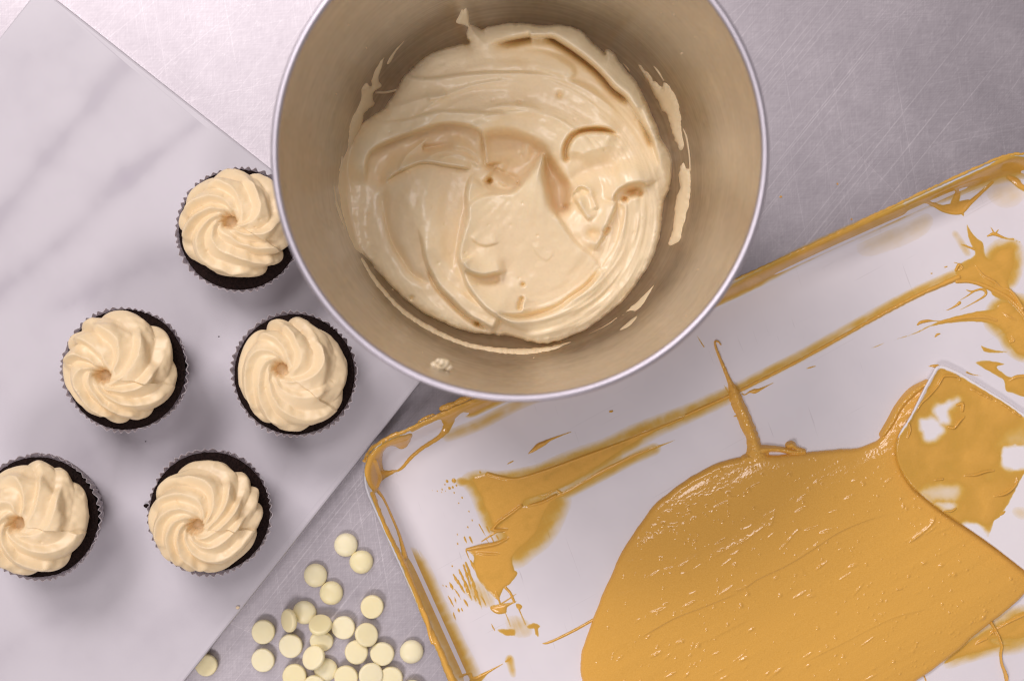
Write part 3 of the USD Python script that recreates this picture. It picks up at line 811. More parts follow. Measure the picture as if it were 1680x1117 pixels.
# the little pocket with two bubbles
Hc -= 3.4 * mask([(796, 298), (804, 285), (814, 275), (832, 285), (850, 292), (857, 300), (840, 316), (810, 310)], 1.8)
fold([(796, 300), (803, 285), (814, 275), (830, 283)], 2.4, 2.5, 8, 0.1, 0.2)
bump(803, 297, -5, 3.6); bump(851, 302, -5, 3.2); bump(826, 300, 1.5, 8, 4, 0.5)
# left mound, the lip lapping over it, the crease on its left
bump(692, 345, 5.0, 48, 75, -0.15)
fold([(632, 306), (642, 291), (665, 278), (687, 269), (706, 268), (728, 272), (755, 276), (775, 279)], 4.2, 2.5, 18, 0.12, 0.1)
dip([(634, 302), (630, 330), (631, 360), (637, 387), (648, 410), (660, 428), (676, 452), (712, 470)], 3.4, 7)
fold([(628, 330), (632, 365), (643, 400), (660, 428), (678, 452), (712, 470)], 1.6, 12, 3)
fold([(682, 370), (690, 392), (697, 427), (715, 468), (737, 491), (766, 518), (792, 533), (815, 545)], 4.6, 2.2, 45, 0.2, 0.05)
dip([(700, 435), (715, 469), (737, 493), (765, 520), (790, 535), (808, 545)], 4.5, 3.2)
# the right lobe lying over the mound
fold([(783, 281), (770, 295), (764, 323), (766, 355), (758, 385), (751, 416), (757, 443), (769, 475), (791, 502), (819, 523), (845, 537), (872, 548)], 4.8, 2.2, 42, 0.08, 0.15)
fold([(783, 281), (770, 295), (764, 323), (766, 355), (758, 385), (751, 416), (757, 443), (769, 475), (791, 502), (819, 523)], 0.9, 1.8, 3.5, 0.08, 0.15)
# curled lips on the lobe
fold([(755, 428), (766, 445), (791, 453), (816, 449), (834, 445)], 5.0, 2.2, 24, 0.06, 0.2)
dip([(760, 444), (778, 457), (800, 460), (822, 456)], 2.2, 6)
fold([(768, 388), (784, 401), (800, 404), (822, 398)], 1.0, 2.5, 14)
fold([(870, 400), (881, 418), (895, 428), (906, 421), (910, 409)], 0.5, 1.8, 12)
fold([(745, 470), (775, 497), (810, 512), (850, 512), (880, 500)], 1.2, 6, 4)
# right: groove round the raised disc, curls and ridges
dip([(930, 268), (928, 246), (937, 226), (951, 217), (972, 213.5), (997, 215), (1016, 225)], 5.5, 3.3, 0.06, 0.25)
fold([(931, 268), (930, 246), (939, 227), (953, 218), (973, 215), (998, 217), (1020, 228)], 3.5, 36, 2.0)
fold([(926, 268), (925, 244), (935, 223), (951, 213), (972, 210), (997, 212), (1018, 222)], 2.8, 2.0, 22)
dip([(934, 303), (950, 288), (967, 278), (994, 272), (1022, 276)], 3.0, 10)
fold([(945, 258), (972, 246), (1001, 240), (1030, 246)], 1.8, 10, 10)
bump(1035, 285, 3.0, 26, 18)
fold([(1006, 334), (1011, 319), (1021, 309), (1037, 303), (1055, 301), (1061, 308)], 4.0, 2.0, 14, 0.15, 0.1)
bump(1038, 314, -4.5, 13, 6, -0.25); bump(1025, 327, -4.5, 5, 4); bump(1050, 318, -3, 4)
fold([(1012, 334), (1024, 326), (1038, 323), (1052, 322)], 1.6, 14, 2)
fold([(935, 338), (937, 322), (944, 311), (953, 305), (966, 311), (978, 326)], 3.4, 2.2, 7, 0.1, 0.3)
fold([(941, 325), (953, 345), (967, 365)], 2.4, 2.4, 12)
fold([(965, 312), (974, 328), (980, 345)], 2.4, 8, 2.2)
bump(928, 341, -4.0, 4.5); bump(952, 330, 1.5, 7, 14, -0.5)
fold([(1014, 322), (1010, 343), (998, 370), (986, 395), (975, 415)], 4.0, 26, 3.0)
dip([(998, 372), (990, 384)], 3, 3)
bump(975, 385, -3.0, 12, 10)
# ridges swept round the right and near side
for k in range(30):
    r0 = rng.uniform(165, 246); a0 = rng.uniform(-0.25, 0.9); a1 = a0 + rng.uniform(0.35, 1.0)
    aa_ = np.linspace(a0, a1, 6)
    q = r0 + (aa_ - a0) * rng.uniform(-14, 10)
    pts = np.stack([852 + q * np.cos(aa_), 345 + q * 0.97 * np.sin(aa_)], 1)
    fold(pts, rng.uniform(0.35, 1.1), rng.uniform(1.5, 5), rng.uniform(1.5, 6), 0.3, 0.3)
for k in range(12):
    r0 = rng.uniform(150, 250); a0 = rng.uniform(-2.7, -1.2); a1 = a0 + rng.uniform(0.5, 1.0)
    aa_ = np.linspace(a0, a1, 6)
    q = r0 + (aa_ - a0) * rng.uniform(-14, 10)
    pts = np.stack([842 + q * np.cos(aa_), 345 + q * 0.97 * np.sin(aa_)], 1)
    fold(pts, rng.uniform(0.5, 1.4), rng.uniform(4, 12), rng.uniform(2, 8), 0.3, 0.3)
dip([(992, 432), (966, 465), (940, 485), (912, 504), (876, 516.5), (842, 520), (805, 508)], 2.6, 3.2)
fold([(994, 436), (968, 468), (942, 488), (914, 507), (876, 520), (842, 523), (805, 512)], 2.6, 2.5, 20)
dip([(858, 486), (853.5, 498), (852, 510)], 3.4, 2.6)
fold([(862, 484), (858, 498), (857, 512)], 1.5, 2, 7)
# tongue at the top and odd bubbles
Hc += 2.4 * mask([(862, 84), (900, 88), (930, 103), (941, 113), (943, 122), (934, 130), (918, 124), (890, 114), (862, 102)], 1.8) * sstep(850, 930, X)
bump(918, 156, -1.6, 4.5); bump(852, 169, -1.0, 6, 4); bump(858, 467, -2.2, 3)
bump(676, 489, -2.0, 3); bump(783, 531, -3, 4)
fold([(615, 172), (650, 175), (700, 160), (740, 157)], 1.6, 10, 5)
fold([(620, 200), (665, 196), (720, 182), (790, 184), (850, 188)], 1.8, 12, 6)
fold([(700, 165), (722, 160), (735, 154)], 1.4, 2, 8)
fold([(640, 120), (700, 128), (770, 120), (850, 118), (900, 124)], 1.6, 16, 10)
for k in range(70):                                       # pores and burst bubbles
    x, y = rng.uniform(570, 1080), rng.uniform(60, 550)
    bump(x, y, -rng.uniform(0.1, 0.5), rng.uniform(1.2, 2.2))
Hc += (fbm(np.stack([X / 13, Y / 13, 0 * X], -1), 2, 43) - 0.5) * 0.16
# thin lip along the left edge and lower left shelf
fold([(566, 300), (572, 340), (580, 380), (598, 415), (630, 448)], 1.8, 3, 8)

Hc = ndimage.gaussian_filter(Hc * 2.1, 0.75)
# the edge of the mass rolls off and drops to the steel
edge = np.clip(SD, 0, None)
az2 = np.degrees(np.arctan2(Y - 318, X - 845))
gap = np.maximum(sstep(-4, 10, az2) * sstep(-162, -140, -az2), sstep(-126, -120, az2) * sstep(106, 111, -az2))   # where the beater left bare steel beside it
Z = ZC + Hc / 1000 - (1 - gap) * 0.007 * np.exp(-edge / 9) - gap * 0.0045 * np.exp(-edge / 6)
drop = np.clip(-SD / 5.0, 0, 1)
Z = Z - drop * 0.026
zw = on_wall(X, Y)
film_z = zw + np.clip(SD / 4, -1.5, 1) * 0.0016 - 0.03 * gap
kk = 0.0035
Zf = np.maximum(Z, film_z) + np.maximum(kk - np.abs(Z - film_z), 0) ** 2 / (4 * kk) * (SD > 0)
Pc = W(X, Y, Zf)
keep = SD > -5.5
v, f = compact(Pc.reshape(-1, 3), grid_faces(keep)[:, ::-1])
o = obj('buttercream', trimesh.Trimesh(v, f[:, ::-1], process=False) if False else (v, f), CREAM, smooth=True)
tag(o.GetPrim(), 'thick swirled mass of pale caramel buttercream lying in the steel mixing bowl', 'buttercream')

# ------------------------------------------------------------------ tray
TA = math.radians(24.4)
TH = 0.022
tu = np.array([math.cos(TA), math.sin(TA)]); tv = np.array([math.sin(TA), -math.cos(TA)])
tc = W(571, 745, TH)[:2]
TL, TW = 1254 * S0 * (1 - TH / H), 0.318
TR = 0.026


def tray_d(x, y):
    """distance inwards from the outer edge of the rim"""
    u = (x - tc[0]) * tu[0] + (y - tc[1]) * tu[1]; w = (x - tc[0]) * tv[0] + (y - tc[1]) * tv[1]
    ax, ay = np.abs(u - TL / 2) - (TL / 2 - TR), np.abs(w - TW / 2) - (TW / 2 - TR)
    return -(np.hypot(np.maximum(ax, 0), np.maximum(ay, 0)) + np.minimum(np.maximum(ax, ay), 0) - TR)


FZ = 0.0016
tp = PchipInterpolator([0.0, 0.0006, 0.0014, 0.0022, 0.0030, 0.0085, 0.0100, 0.0120, 0.0145, 0.016], [TH - 0.0008, TH - 0.0001, TH, TH - 0.0004, TH - 0.0016, 0.0050, 0.0030, 0.0019, FZ, FZ])


def tray_z(d):
    return np.where(d < 0, TH - 0.0008 + d * 1.5, tp(np.clip(d, 0, 0.016)))


def tray_ring(d, z, n=10):
    r = max(TR - d, 0.004)
    pts = []
    for (su, sv, a0) in ((1, 1, 180), (0, 1, 270), (0, 0, 0), (1, 0, 90)):
        pass
    c = [(d + r, d + r, 180), (TL - d - r, d + r, 270), (TL - d - r, TW - d - r, 0), (d + r, TW - d - r, 90)]
    for (u, w, a0) in c:
        for a in np.radians(np.linspace(a0, a0 + 90, n)):
            pts.append((u + r * math.cos(a), w + r * math.sin(a)))
    p = np.array(pts)
    xy = tc + p[:, :1] * tu + p[:, 1:] * tv
    return np.c_[xy, np.full(len(p), z)]


tray = thing('baking_tray', (*(tc + tu * TL / 2 + tv * TW / 2), 0), 'white baking tray streaked with caramel, holding the poured caramel and a spatula', 'tray')
ins = [tray_ring(d, float(tray_z(np.array(d)))) for d in (0.0028, 0.0034, 0.005, 0.007, 0.0085, 0.0093, 0.0100, 0.0108, 0.0120, 0.0132, 0.0145, 0.016)]
outs = [tray_ring(d, z) for d, z in ((0.0115, 0.0003), (0.0095, 0.0022), (0.0045, 0.0165), (0.0034, 0.0196), (0.0028, 0.0203))]
v, f = loft(outs + ins[0:0] + ins, True, True)
obj('tray_body', (v, f[:, ::-1]), TRAY, tray, smooth=35)
v, f = loft([tray_ring(d, z) for d, z in ((0.0031, TH - 0.0019), (0.0022, TH - 0.0004), (0.0014, TH), (0.0006, TH - 0.0001), (0.0, TH - 0.0010), (0.0002, TH - 0.0024), (0.0012, TH - 0.0030), (0.0028, TH - 0.0026))])
v2 = np.vstack([v]); n_ = len(v) // 8
i = np.arange(n_); j = (i + 1) % n_
f = np.vstack([f, np.stack([7 * n_ + i, 7 * n_ + j, j], 1), np.stack([7 * n_ + i, j, i], 1)])
obj('tray_rim', (v, f[:, ::-1]), TRAY_RIM, tray, smooth=50)

# caramel left on the tray, drawn as a map of thickness
SF = Field(575, 225, 1720, 1150, 1.0)
K1, K2, K3, K4, K5, K6, K7, K8, K9, K10 = (590, 640), (700, 760), (620, 917), (880, 640), (1140, 540), (1380, 240), (1380, 420), (1380, 580), (1380, 917), (1180, 300)
Z2 = lambda pts: zo(580, 560, pts, 2.005)
# rim and walls, upper left
SF.stroke(zo(*K1, [(45, 640, 2), (60, 590, 3), (110, 530, 3), (200, 470, 3.2), (330, 405, 4), (450, 360, 3), (600, 285, 3), (760, 215, 3.2), (900, 150, 3), (1100, 70, 3)]), 3, 0.5, wob=0.5)
SF.poly(zo(*K1, [(60, 650), (100, 570), (200, 495), (330, 430), (468, 395), (475, 440), (430, 520), (380, 538), (330, 520), (270, 515), (220, 560), (208, 640), (215, 720), (260, 735), (350, 735), (240, 805), (180, 860), (165, 925), (120, 930), (70, 850), (45, 760)]), 0.9, 3, 0.8)
SF.stroke(zo(*K1, [(130, 640, 5), (150, 720, 5), (170, 800, 5), (150, 890, 4)]), 5, 1.5)
SF.stroke(zo(*K1, [(350, 738, 2), (400, 700, 2.6), (440, 650, 3), (500, 590, 3), (580, 525, 3.4), (680, 462, 3.6), (745, 415, 4.2), (790, 360, 6)]), 3, 0.55, wob=0.2)
SF.poly(zo(*K1, [(480, 385), (600, 325), (740, 268), (755, 340), (780, 400), (820, 385), (870, 290), (930, 215), (1060, 150), (1200, 115), (1180, 60), (1000, 110), (760, 205), (600, 285), (480, 345)]), 0.4, 3, 0.8)
SF.film(zo(*K1, [(800, 420), (950, 370), (1120, 300), (1280, 215), (1420, 140), (1700, 20)]), 0.10, 3, 0.4, -0.42, width=4)
SF.film([(770, 672), (900, 612), (1050, 542), (1203, 477), (1305, 424), (1360, 398), (1430, 367), (1480, 346)], 0.40, 2.2, 0.35, -0.43, width=8)
SF.stroke([(1150, 482), (1217, 453.5), (1300, 416), (1395, 372), (1500, 322), (1600, 276), (1640, 259), (1665, 253), (1700, 254)], 2.2, 0.35, wob=0.6)
SF.poly(zo(*K6, [(560, 560), (700, 470), (900, 385), (1100, 290), (1300, 200), (1500, 95), (1676, 95), (1900, 160), (1900, 260), (1676, 245), (1500, 290), (1350, 335), (1200, 385), (1050, 415), (900, 465), (780, 520), (700, 530), (600, 570)]), 0.45, 6, 1.0)
SF.film(zo(*K6, [(560, 600), (760, 500), (1000, 420), (1300, 320), (1500, 270), (1800, 210)]), 0.16, 3, 0.3, -0.4, width=6)
SF.stroke(zo(*K6, [(780, 510, 3), (850, 535, 4), (940, 585, 4), (1040, 605, 4.5), (1110, 595, 4), (1180, 520, 4), (1280, 430, 3), (1385, 330, 2.6)]), 4, 0.55)
SF.poly(zo(*K6, [(880, 535), (950, 535), (1060, 510), (1180, 490), (1130, 590), (1125, 645), (1090, 622), (980, 615), (900, 590)]), 0.5, 3)
SF.stroke(zo(*K6, [(1060, 400, 6), (1060, 460, 6), (1040, 520, 7)]), 6, 0.3)
SF.stroke(zo(*K6, [(1530, 280, 4), (1600, 320, 6), (1650, 370, 5), (1760, 430, 4)]), 4, 0.6)
SF.film(zo(*K6, [(200, 930), (350, 880), (500, 830), (640, 770), (780, 680)]), 0.035, 7, 0.2, -0.45, width=9)
SF.film(zo(*K6, [(1420, 420), (1520, 470), (1600, 420)]), 0.03, 6, width=12)
# left wall
SF.stroke(Z2([(76, 486, 3), (100, 520, 2.4), (125, 575, 2.4), (148, 630, 2.6), (160, 670, 3.2), (170, 710, 4)]), 3, 0.6)
SF.stroke(Z2([(62, 500, 4), (85, 560, 3.4), (110, 620, 3.6), (140, 680, 4), (168, 735, 5), (190, 790, 4.4), (212, 845, 4), (228, 890, 5), (245, 930, 4.4), (265, 975, 5), (290, 1030, 6), (305, 1070, 6.5), (330, 1125, 8)]), 4, 0.42, wob=0.25)
SF.stroke(Z2([(225, 880, 3), (240, 915, 3.5), (262, 990, 3)]), 3, 1.1)
SF.stroke(zo(*K3, [(490, 765, 0.8), (520, 765, 1.6), (545, 770, 1.5)]), 1.2, 0.5)
SF.film(zo(*K3, [(290, -60), (400, 60), (560, 420), (700, 700), (800, 900), (880, 1060), (760, 1100), (640, 850), (540, 640), (430, 400), (330, 170), (270, 20)]), 0.22, 4.5, 0.22, 1.15)
# the big smear in the middle
SF.poly([(774, 786), (786, 779), (800, 775.5), (811, 777.5), (822, 781.5), (843, 782.4), (879, 774), (916, 759), (952, 746), (996, 732), (1032, 716), (1077, 698), (1131, 676), (1180, 653), (1196, 646), (1200, 652),
         (1180, 661), (1131, 683), (1059, 717), (1005, 749), (960, 779.6), (916, 803), (880, 814.5), (862, 822), (857.5, 828), (845, 838), (825, 852), (816, 862), (808, 860), (800, 845), (793, 828), (783, 805)], 0.55, 4, 0.6)
SF.film([(762, 788), (786, 779), (822, 781), (879, 771), (916, 755), (952, 741), (996, 726), (1032, 708), (1077, 690), (1131, 670), (1185, 646), (1200, 650), (1131, 684), (1059, 718), (960, 780), (880, 815), (850, 838), (812, 870), (800, 860), (786, 826), (774, 800)], 0.20, 3.5, 0.3, 1.2)
SF.stroke([(800, 777, 3), (822, 783, 3.4), (850, 785, 3), (900, 770, 3), (960, 748, 3), (1030, 722, 2.4), (1120, 686, 2)], 3, 0.85)
SF.poly([(857.5, 829), (868, 829), (888, 822), (906, 813), (920, 812), (908, 822), (897, 835), (890, 855), (876, 880), (858, 896), (842, 912), (843, 932), (849, 940), (838, 957), (827, 964), (817, 983), (806, 974), (794, 962), (783, 948), (777, 925), (777, 912), (768, 903), (779, 895), (800, 892), (818, 890), (832, 884), (828, 876), (817, 870), (822, 858), (840, 842)], 0.55, 4, 0.8)
SF.film([(860, 830), (905, 815), (925, 815), (915, 835), (905, 860), (885, 888), (862, 902), (845, 920), (835, 900), (825, 870)], 0.24, 6, 0.25, 1.1)
SF.stroke([(855, 829, 3), (838, 842, 3), (818, 856, 3), (808, 868, 2.6)], 3, 1.1)
SF.stroke([(806, 868, 2), (818, 869.5, 3), (832, 868, 2)], 2.5, 1.2)
SF.stroke([(766, 901, 2.4), (790, 896, 4), (815, 891, 3.4), (834, 882, 2)], 3, 1.2)
SF.stroke([(780, 906, 2), (800, 908, 3), (820, 908, 2)], 2.5, 1.0)
SF.stroke([(868, 829, 2), (890, 823, 3), (912, 812, 2.4)], 2.5, 1.1)
SF.stroke([(790, 888, 1), (805, 878, 1.4), (816, 871, 1.4)], 1.3, 0.5)
SF.stroke([(884, 814, 0.8), (895, 812, 1.3), (912, 804, 1.4), (923, 811, 3)], 1.2, 0.4)
SF.stroke([(906, 814, 3), (923, 810, 3.6), (951, 795, 3), (987, 774, 4), (1015, 760, 3.6), (1041, 747, 3), (1075, 734, 2), (1107, 722, 0.5)], 3, 0.4)
SF.film([(923, 812), (951, 797), (987, 778), (1041, 750), (1075, 736)], 0.14, 2.5, 0.3, -0.5, width=5)
SF.film([(935, 801), (965, 781), (1000, 760), (1020, 752)], 0.08, 2, 0.3, -0.5, width=4)
# wiped fingers and dots left of it
for a, b, r in [((690, 140), (800, 320), 2.6), ((745, 95), (865, 385), 2.8), ((785, 50), (860, 290), 2.4), ((805, 30), (960, 470), 3.2), ((850, 10), (905, 130), 2.4), ((655, 210), (690, 285), 2.2), ((640, 330), (705, 450), 1.2), ((700, 270), (765, 375), 1.4),
                ((700, 340), (720, 410), 1.4), ((735, 450), (750, 490), 2), ((790, 370), (830, 440), 2.0), ((765, 445), (780, 480), 1.5), ((620, 235), (640, 260), 0.8), ((680, 50), (690, 75), 0.8), ((590, 230), (600, 250), 0.6), ((690, 480), (720, 560), 1.0), ((880, 330), (900, 380), 0.8), ((940, 330), (990, 420), 0.8), ((1040, 590), (1075, 660), 1)]:
    p = zo(*K3, [a, b]); mid = ((p[0][0] + p[1][0]) / 2 + rng.uniform(-1, 1), (p[0][1] + p[1][1]) / 2)
    SF.stroke([(*p[0], r * 0.5), (*mid, r), (*p[1], 0.4)], r, 0.28, wob=0.6)
SF.film(zo(*K3, [(820, 300), (900, 200), (1000, 300), (1060, 400), (980, 420)]), 0.05, 3, 0.9, 1.2)
for x, y, r in [(800, 830, 2.2), (862, 825, 3.6), (885, 870, 1.4), (822, 893, 2.2), (852, 885, 1.8), (755, 905, 1.2), (710, 920, 1), (780, 860, 1), (785, 920, 0.8), (865, 935, 1.2), (938, 980, 1.4), (905, 1030, 0.8), (1103, 748, 1.5), (752, 930, 0.8), (667, 915, 0.6), (1000, 1105, 1)]:
    q = zo(*K1, [(x, y)])[0]; SF.stroke([q, (q[0] + 0.6, q[1] + 1.2)], r, 0.3, 2)
SF.film(zo(*K1, [(905, 820), (1040, 815), (1040, 860), (920, 860)]), 0.2, 1.6, 0.6, 0.1)
for x, y, r in [(415, 515, 1.2), (375, 578, 1.2), (388, 435, 0.8), (280, 645, 1), (282, 730, 1.3), (295, 360, 0.7), (230, 935, 0.9)]:
    q = zo(*K2, [(x, y)])[0]; SF.stroke([q, (q[0] + 0.8, q[1] + 1.8)], r, 0.25, 2)
for a, b, r in [((345, 675), (370, 735), 1.6), ((395, 675), (425, 740), 1.8), ((480, 555), (545, 675), 1.0), ((550, 580), (580, 640), 1.2), ((590, 670), (620, 730), 0.9), ((640, 660), (670, 710), 0.9), ((545, 690), (575, 735), 0.7), ((360, 800), (400, 900), 1.0)]:
    SF.stroke([(*q, r) for q in zo(*K2, [a, ((a[0] + b[0]) / 2, (a[1] + b[1]) / 2)])] + [(*zo(*K2, [b])[0], 0.4)], r, 0.25)
# lower left bits
SF.poly(zo(*K3, [(1035, 430), (1100, 412), (1240, 390), (1300, 375), (1190, 435), (1175, 490), (1100, 502), (1040, 470)]), 0.7, 3)
SF.stroke(zo(*K3, [(1080, 300, 4), (1105, 360, 2), (1120, 405, 1.6)]), 2, 0.5)
SF.stroke(zo(*K3, [(1170, 260, 2.5), (1215, 310, 2.2), (1250, 390, 2.2)]), 2, 0.5)
SF.stroke(zo(*K3, [(1130, 405, 1), (1190, 370, 1.2), (1270, 315, 0.6)]), 1, 0.35)
SF.poly(zo(*K3, [(1265, 410), (1290, 405), (1325, 430), (1300, 465), (1272, 445)]), 0.4, 2)
SF.stroke(zo(*K3, [(1290, 450, 1.4), (1320, 520, 1), (1355, 600, 0.6)]), 1, 0.2)
SF.stroke(zo(*K3, [(1170, 495, 1), (1200, 570, 0.8), (1215, 620, 0.5)]), 1, 0.15)
SF.poly(zo(*K3, [(1095, 640), (1180, 636), (1255, 642), (1262, 695), (1240, 700), (1180, 702), (1115, 672)]), 0.22, 3, 1.0)
SF.poly(zo(*K3, [(1360, 612), (1430, 580), (1490, 610), (1468, 640), (1475, 710), (1445, 690), (1430, 640), (1385, 640)]), 0.25, 3, 1.2)
SF.film(zo(*K3, [(1190, 540), (1340, 560), (1400, 680), (1250, 690)]), 0.035, 3, 0.8, 1.2)
SF.stroke([(890, 1055, 0.8), (898, 1054, 2), (915, 1047, 2.2), (945, 1032, 2.4), (975, 1015, 2.4)], 2.2, 0.5)
SF.stroke(zo(*K3, [(750, 1075, 2), (800, 1055, 2), (850, 1045, 1.6), (860, 1085, 2.4), (900, 1090, 3), (960, 1060, 3), (1050, 1010, 1.6), (1145, 957, 0.8)]), 2, 0.5)
SF.poly(zo(*K3, [(830, 1100), (900, 1085), (1000, 1050), (950, 1117), (900, 1160), (820, 1160)]), 0.4, 3)
SF.film(zo(*K3, [(1185, 910), (1225, 900), (1245, 1080), (1205, 960)]), 0.14, 2, 0.5, 1.3)
SF.stroke(zo(*K3, [(1165, 940, 0.6), (1190, 925, 1.4), (1215, 905, 1)]), 1, 0.25)
# slender splashes above
SF.stroke([(867, 744, 0.8), (875, 738, 3), (884, 731, 4.6), (892, 727, 4), (905, 720, 2), (937, 708, 0.6)], 3, 0.8)
SF.stroke([(832, 761, 0.7), (837, 758.5, 1.2), (842, 756, 1)], 1, 0.25)
SF.stroke(zo(*K4, [(675, 195), (695, 192)]), 1.8, 0.6, 2)
# the long line of caramel up to the right
line = [(1125, 681), (1197, 648.5), (1247, 624), (1319, 587), (1403, 540), (1444, 517), (1505, 485), (1552, 464), (1572, 455)]
SF.stroke([(*p, r) for p, r in zip(line, (2.6, 2.4, 2.2, 2.2, 2.4, 3, 3, 4, 5))], 2.4, 0.75, wob=0.25)
SF.film([(x - 2, y - 5) for x, y in line], 0.13, 2.2, 0.3, -0.48, width=5.0)
SF.stroke(zo(*K5, [(430, 590, 1), (460, 600, 1.2), (500, 575, 1.4), (545, 568, 4), (590, 555, 2.4), (650, 525, 1.2), (720, 490, 0.6)]), 2, 0.5)
SF.stroke(zo(*K5, [(1020, 362, 0.5), (1060, 350, 1.3), (1105, 338, 0.8)]), 1, 0.25)
SF.stroke(zo(*K5, [(20, 60, 0.5), (50, 110, 1), (85, 165, 1)]), 0.8, 0.2)
SF.stroke(zo(*K5, [(255, 490, 0.4), (290, 550, 0.8), (320, 600, 1)]), 0.8, 0.2)
SF.stroke(zo(*K5, [(360, 797, 1), (385, 790, 1.4), (400, 780, 1.5)]), 1.2, 0.5)
# cluster on the right
SF.poly(zo(*K7, [(1040, 150), (1050, 100), (1100, 60), (1200, 10), (1225, -40), (1170, -150), (1150, -290), (1190, -230), (1240, -170), (1300, -120), (1320, -20), (1370, 20), (1450, -60), (1550, -85), (1600, -60), (1600, 50), (1560, 180), (1535, 250), (1570, 340), (1640, 440), (1700, 530), (1760, 700), (1700, 620), (1620, 500), (1540, 430), (1460, 400), (1390, 360), (1340, 290), (1180, 250), (1060, 240), (1040, 215)]), 0.40, 5, 0.8)
SF.film(zo(*K7, [(1330, 40), (1450, -100), (1600, -100), (1620, 60), (1550, 260), (1400, 200)]), 0.2, 4, 0.3, 1.1)
SF.film(zo(*K7, [(1040, -210), (1100, -120), (1160, -20)]), 0.05, 2, 0.4, 1.0, width=3)
SF.stroke(zo(*K7, [(1100, -105, 0.5), (1150, -90, 1.2), (1220, -60, 2)]), 1, 0.3)
SF.stroke(zo(*K7, [(1060, 235, 3), (1180, 235, 3), (1290, 265, 3.5), (1400, 315, 4), (1520, 380, 4), (1620, 470, 4), (1720, 600, 4)]), 3.5, 1.0)
SF.stroke(zo(*K7, [(1230, 90, 1.6), (1300, 180, 2.6), (1400, 240, 3), (1470, 295, 2), (1560, 330, 3), (1660, 480, 4)]), 2.4, 0.95)
SF.stroke(zo(*K7, [(1050, 130, 2), (1080, 80, 2.4), (1110, 110, 2), (1080, 130, 1.6)]), 2, 0.8)
SF.poly(zo(*K7, [(590, 738), (700, 690), (820, 630), (950, 580), (1100, 538), (1250, 505), (1400, 482), (1450, 430), (1540, 425), (1620, 500), (1720, 640), (1720, 900), (1640, 905), (1590, 880), (1530, 790), (1480, 700), (1370, 622), (1200, 602), (1050, 610), (900, 630), (800, 655), (700, 705)]), 0.5, 4, 0.6)
SF.film(zo(*K7, [(1380, 500), (1460, 420), (1700, 430), (1740, 900), (1560, 860), (1480, 720), (1360, 630)]), 0.2, 4, 0.3, 1.0)
SF.stroke(zo(*K7, [(900, 605, 1.5), (1100, 570, 3), (1300, 560, 3.5), (1420, 590, 3)]), 3, 0.9)
SF.stroke(zo(*K7, [(1480, 520, 2), (1540, 560, 3), (1600, 590, 2)]), 2.5, 0.9)
SF.stroke(zo(*K7, [(1560, 740, 2), (1580, 775, 2.6), (1545, 790, 2)]), 2, 0.8)
SF.stroke(zo(*K7, [(250, 855, 0.3), (330, 825, 0.9), (400, 795, 0.5)]), 0.7, 0.08)
SF.stroke(zo(*K7, [(450, 775, 0.3), (530, 755, 0.6), (600, 735, 1)]), 0.7, 0.1)
SF.stroke(zo(*K7, [(1145, 310, 0.8), (1200, 325, 1.6), (1280, 305, 2), (1325, 325, 2.6), (1315, 365, 2), (1230, 420, 1.2), (1090, 495, 0.6)]), 1.6, 0.4)
SF.stroke(zo(*K7, [(1215, 325, 1.6), (1150, 370, 1.0), (1090, 405, 0.6)]), 1, 0.25)
SF.stroke(zo(*K7, [(1085, 430, 3), (1060, 450, 2), (1010, 480, 1.2), (960, 500, 0.6)]), 1.6, 0.4)
SF.stroke(zo(*K7, [(940, 495, 0.5), (870, 520, 0.4)]), 0.5, 0.08)
SF.stroke(zo(*K7, [(700, 630, 1.4), (730, 608, 2.6), (790, 595, 2.4), (850, 595, 1), (930, 598, 0.8)]), 2, 0.5)
SF.stroke(zo(*K7, [(860, 742, 1), (880, 720, 2), (908, 712, 1)]), 1.5, 0.35)
SF.stroke(zo(*K7, [(950, 103, 1.2), (972, 97, 1)]), 1, 0.3, 2); SF.stroke(zo(*K7, [(825, 160), (833, 160)]), 1.2, 0.3, 2); SF.stroke(zo(*K7, [(1035, 60, 0.8), (1070, 68, 0.8)]), 0.8, 0.3, 2)
SF.poly(zo(*K7, [(1280, 815), (1320, 835), (1420, 862), (1545, 880), (1420, 888), (1320, 880), (1290, 850)]), 0.3, 2.5, 0.4)
SF.poly(zo(*K8, [(1230, 82), (1300, 62), (1400, 70), (1500, 95), (1430, 120), (1470, 165), (1560, 215), (1690, 200), (1760, 260), (1760, 430), (1676, 400), (1580, 365), (1510, 342), (1490, 250), (1400, 190), (1300, 132)]), 0.35, 4, 1.0)
SF.stroke(zo(*K8, [(1540, 250, 2), (1600, 215, 3), (1690, 205, 3)]), 2.5, 0.8)
SF.stroke(zo(*K6, [(1340, 825, 1.2), (1400, 805, 3), (1470, 830, 2), (1530, 850, 1), (1580, 853, 1.2)]), 2, 0.4)
SF.stroke(zo(*K6, [(1405, 805, 2), (1385, 765, 1), (1368, 738, 0.5)]), 1, 0.3); SF.stroke(zo(*K6, [(1415, 800, 1.6), (1440, 768, 1)]), 1, 0.3, 4)
SF.stroke(zo(*K6, [(1590, 868, 0.4), (1650, 880, 0.4)]), 0.5, 0.1)
SF.stroke(zo(*K8, [(800, 118, 0.6), (840, 112, 2.0), (880, 120, 4)]), 1.5, 0.6)
SF.stroke(zo(*K8, [(1150, 170, 1.5), (1200, 190, 1), (1290, 205, 0.5)]), 1, 0.3)
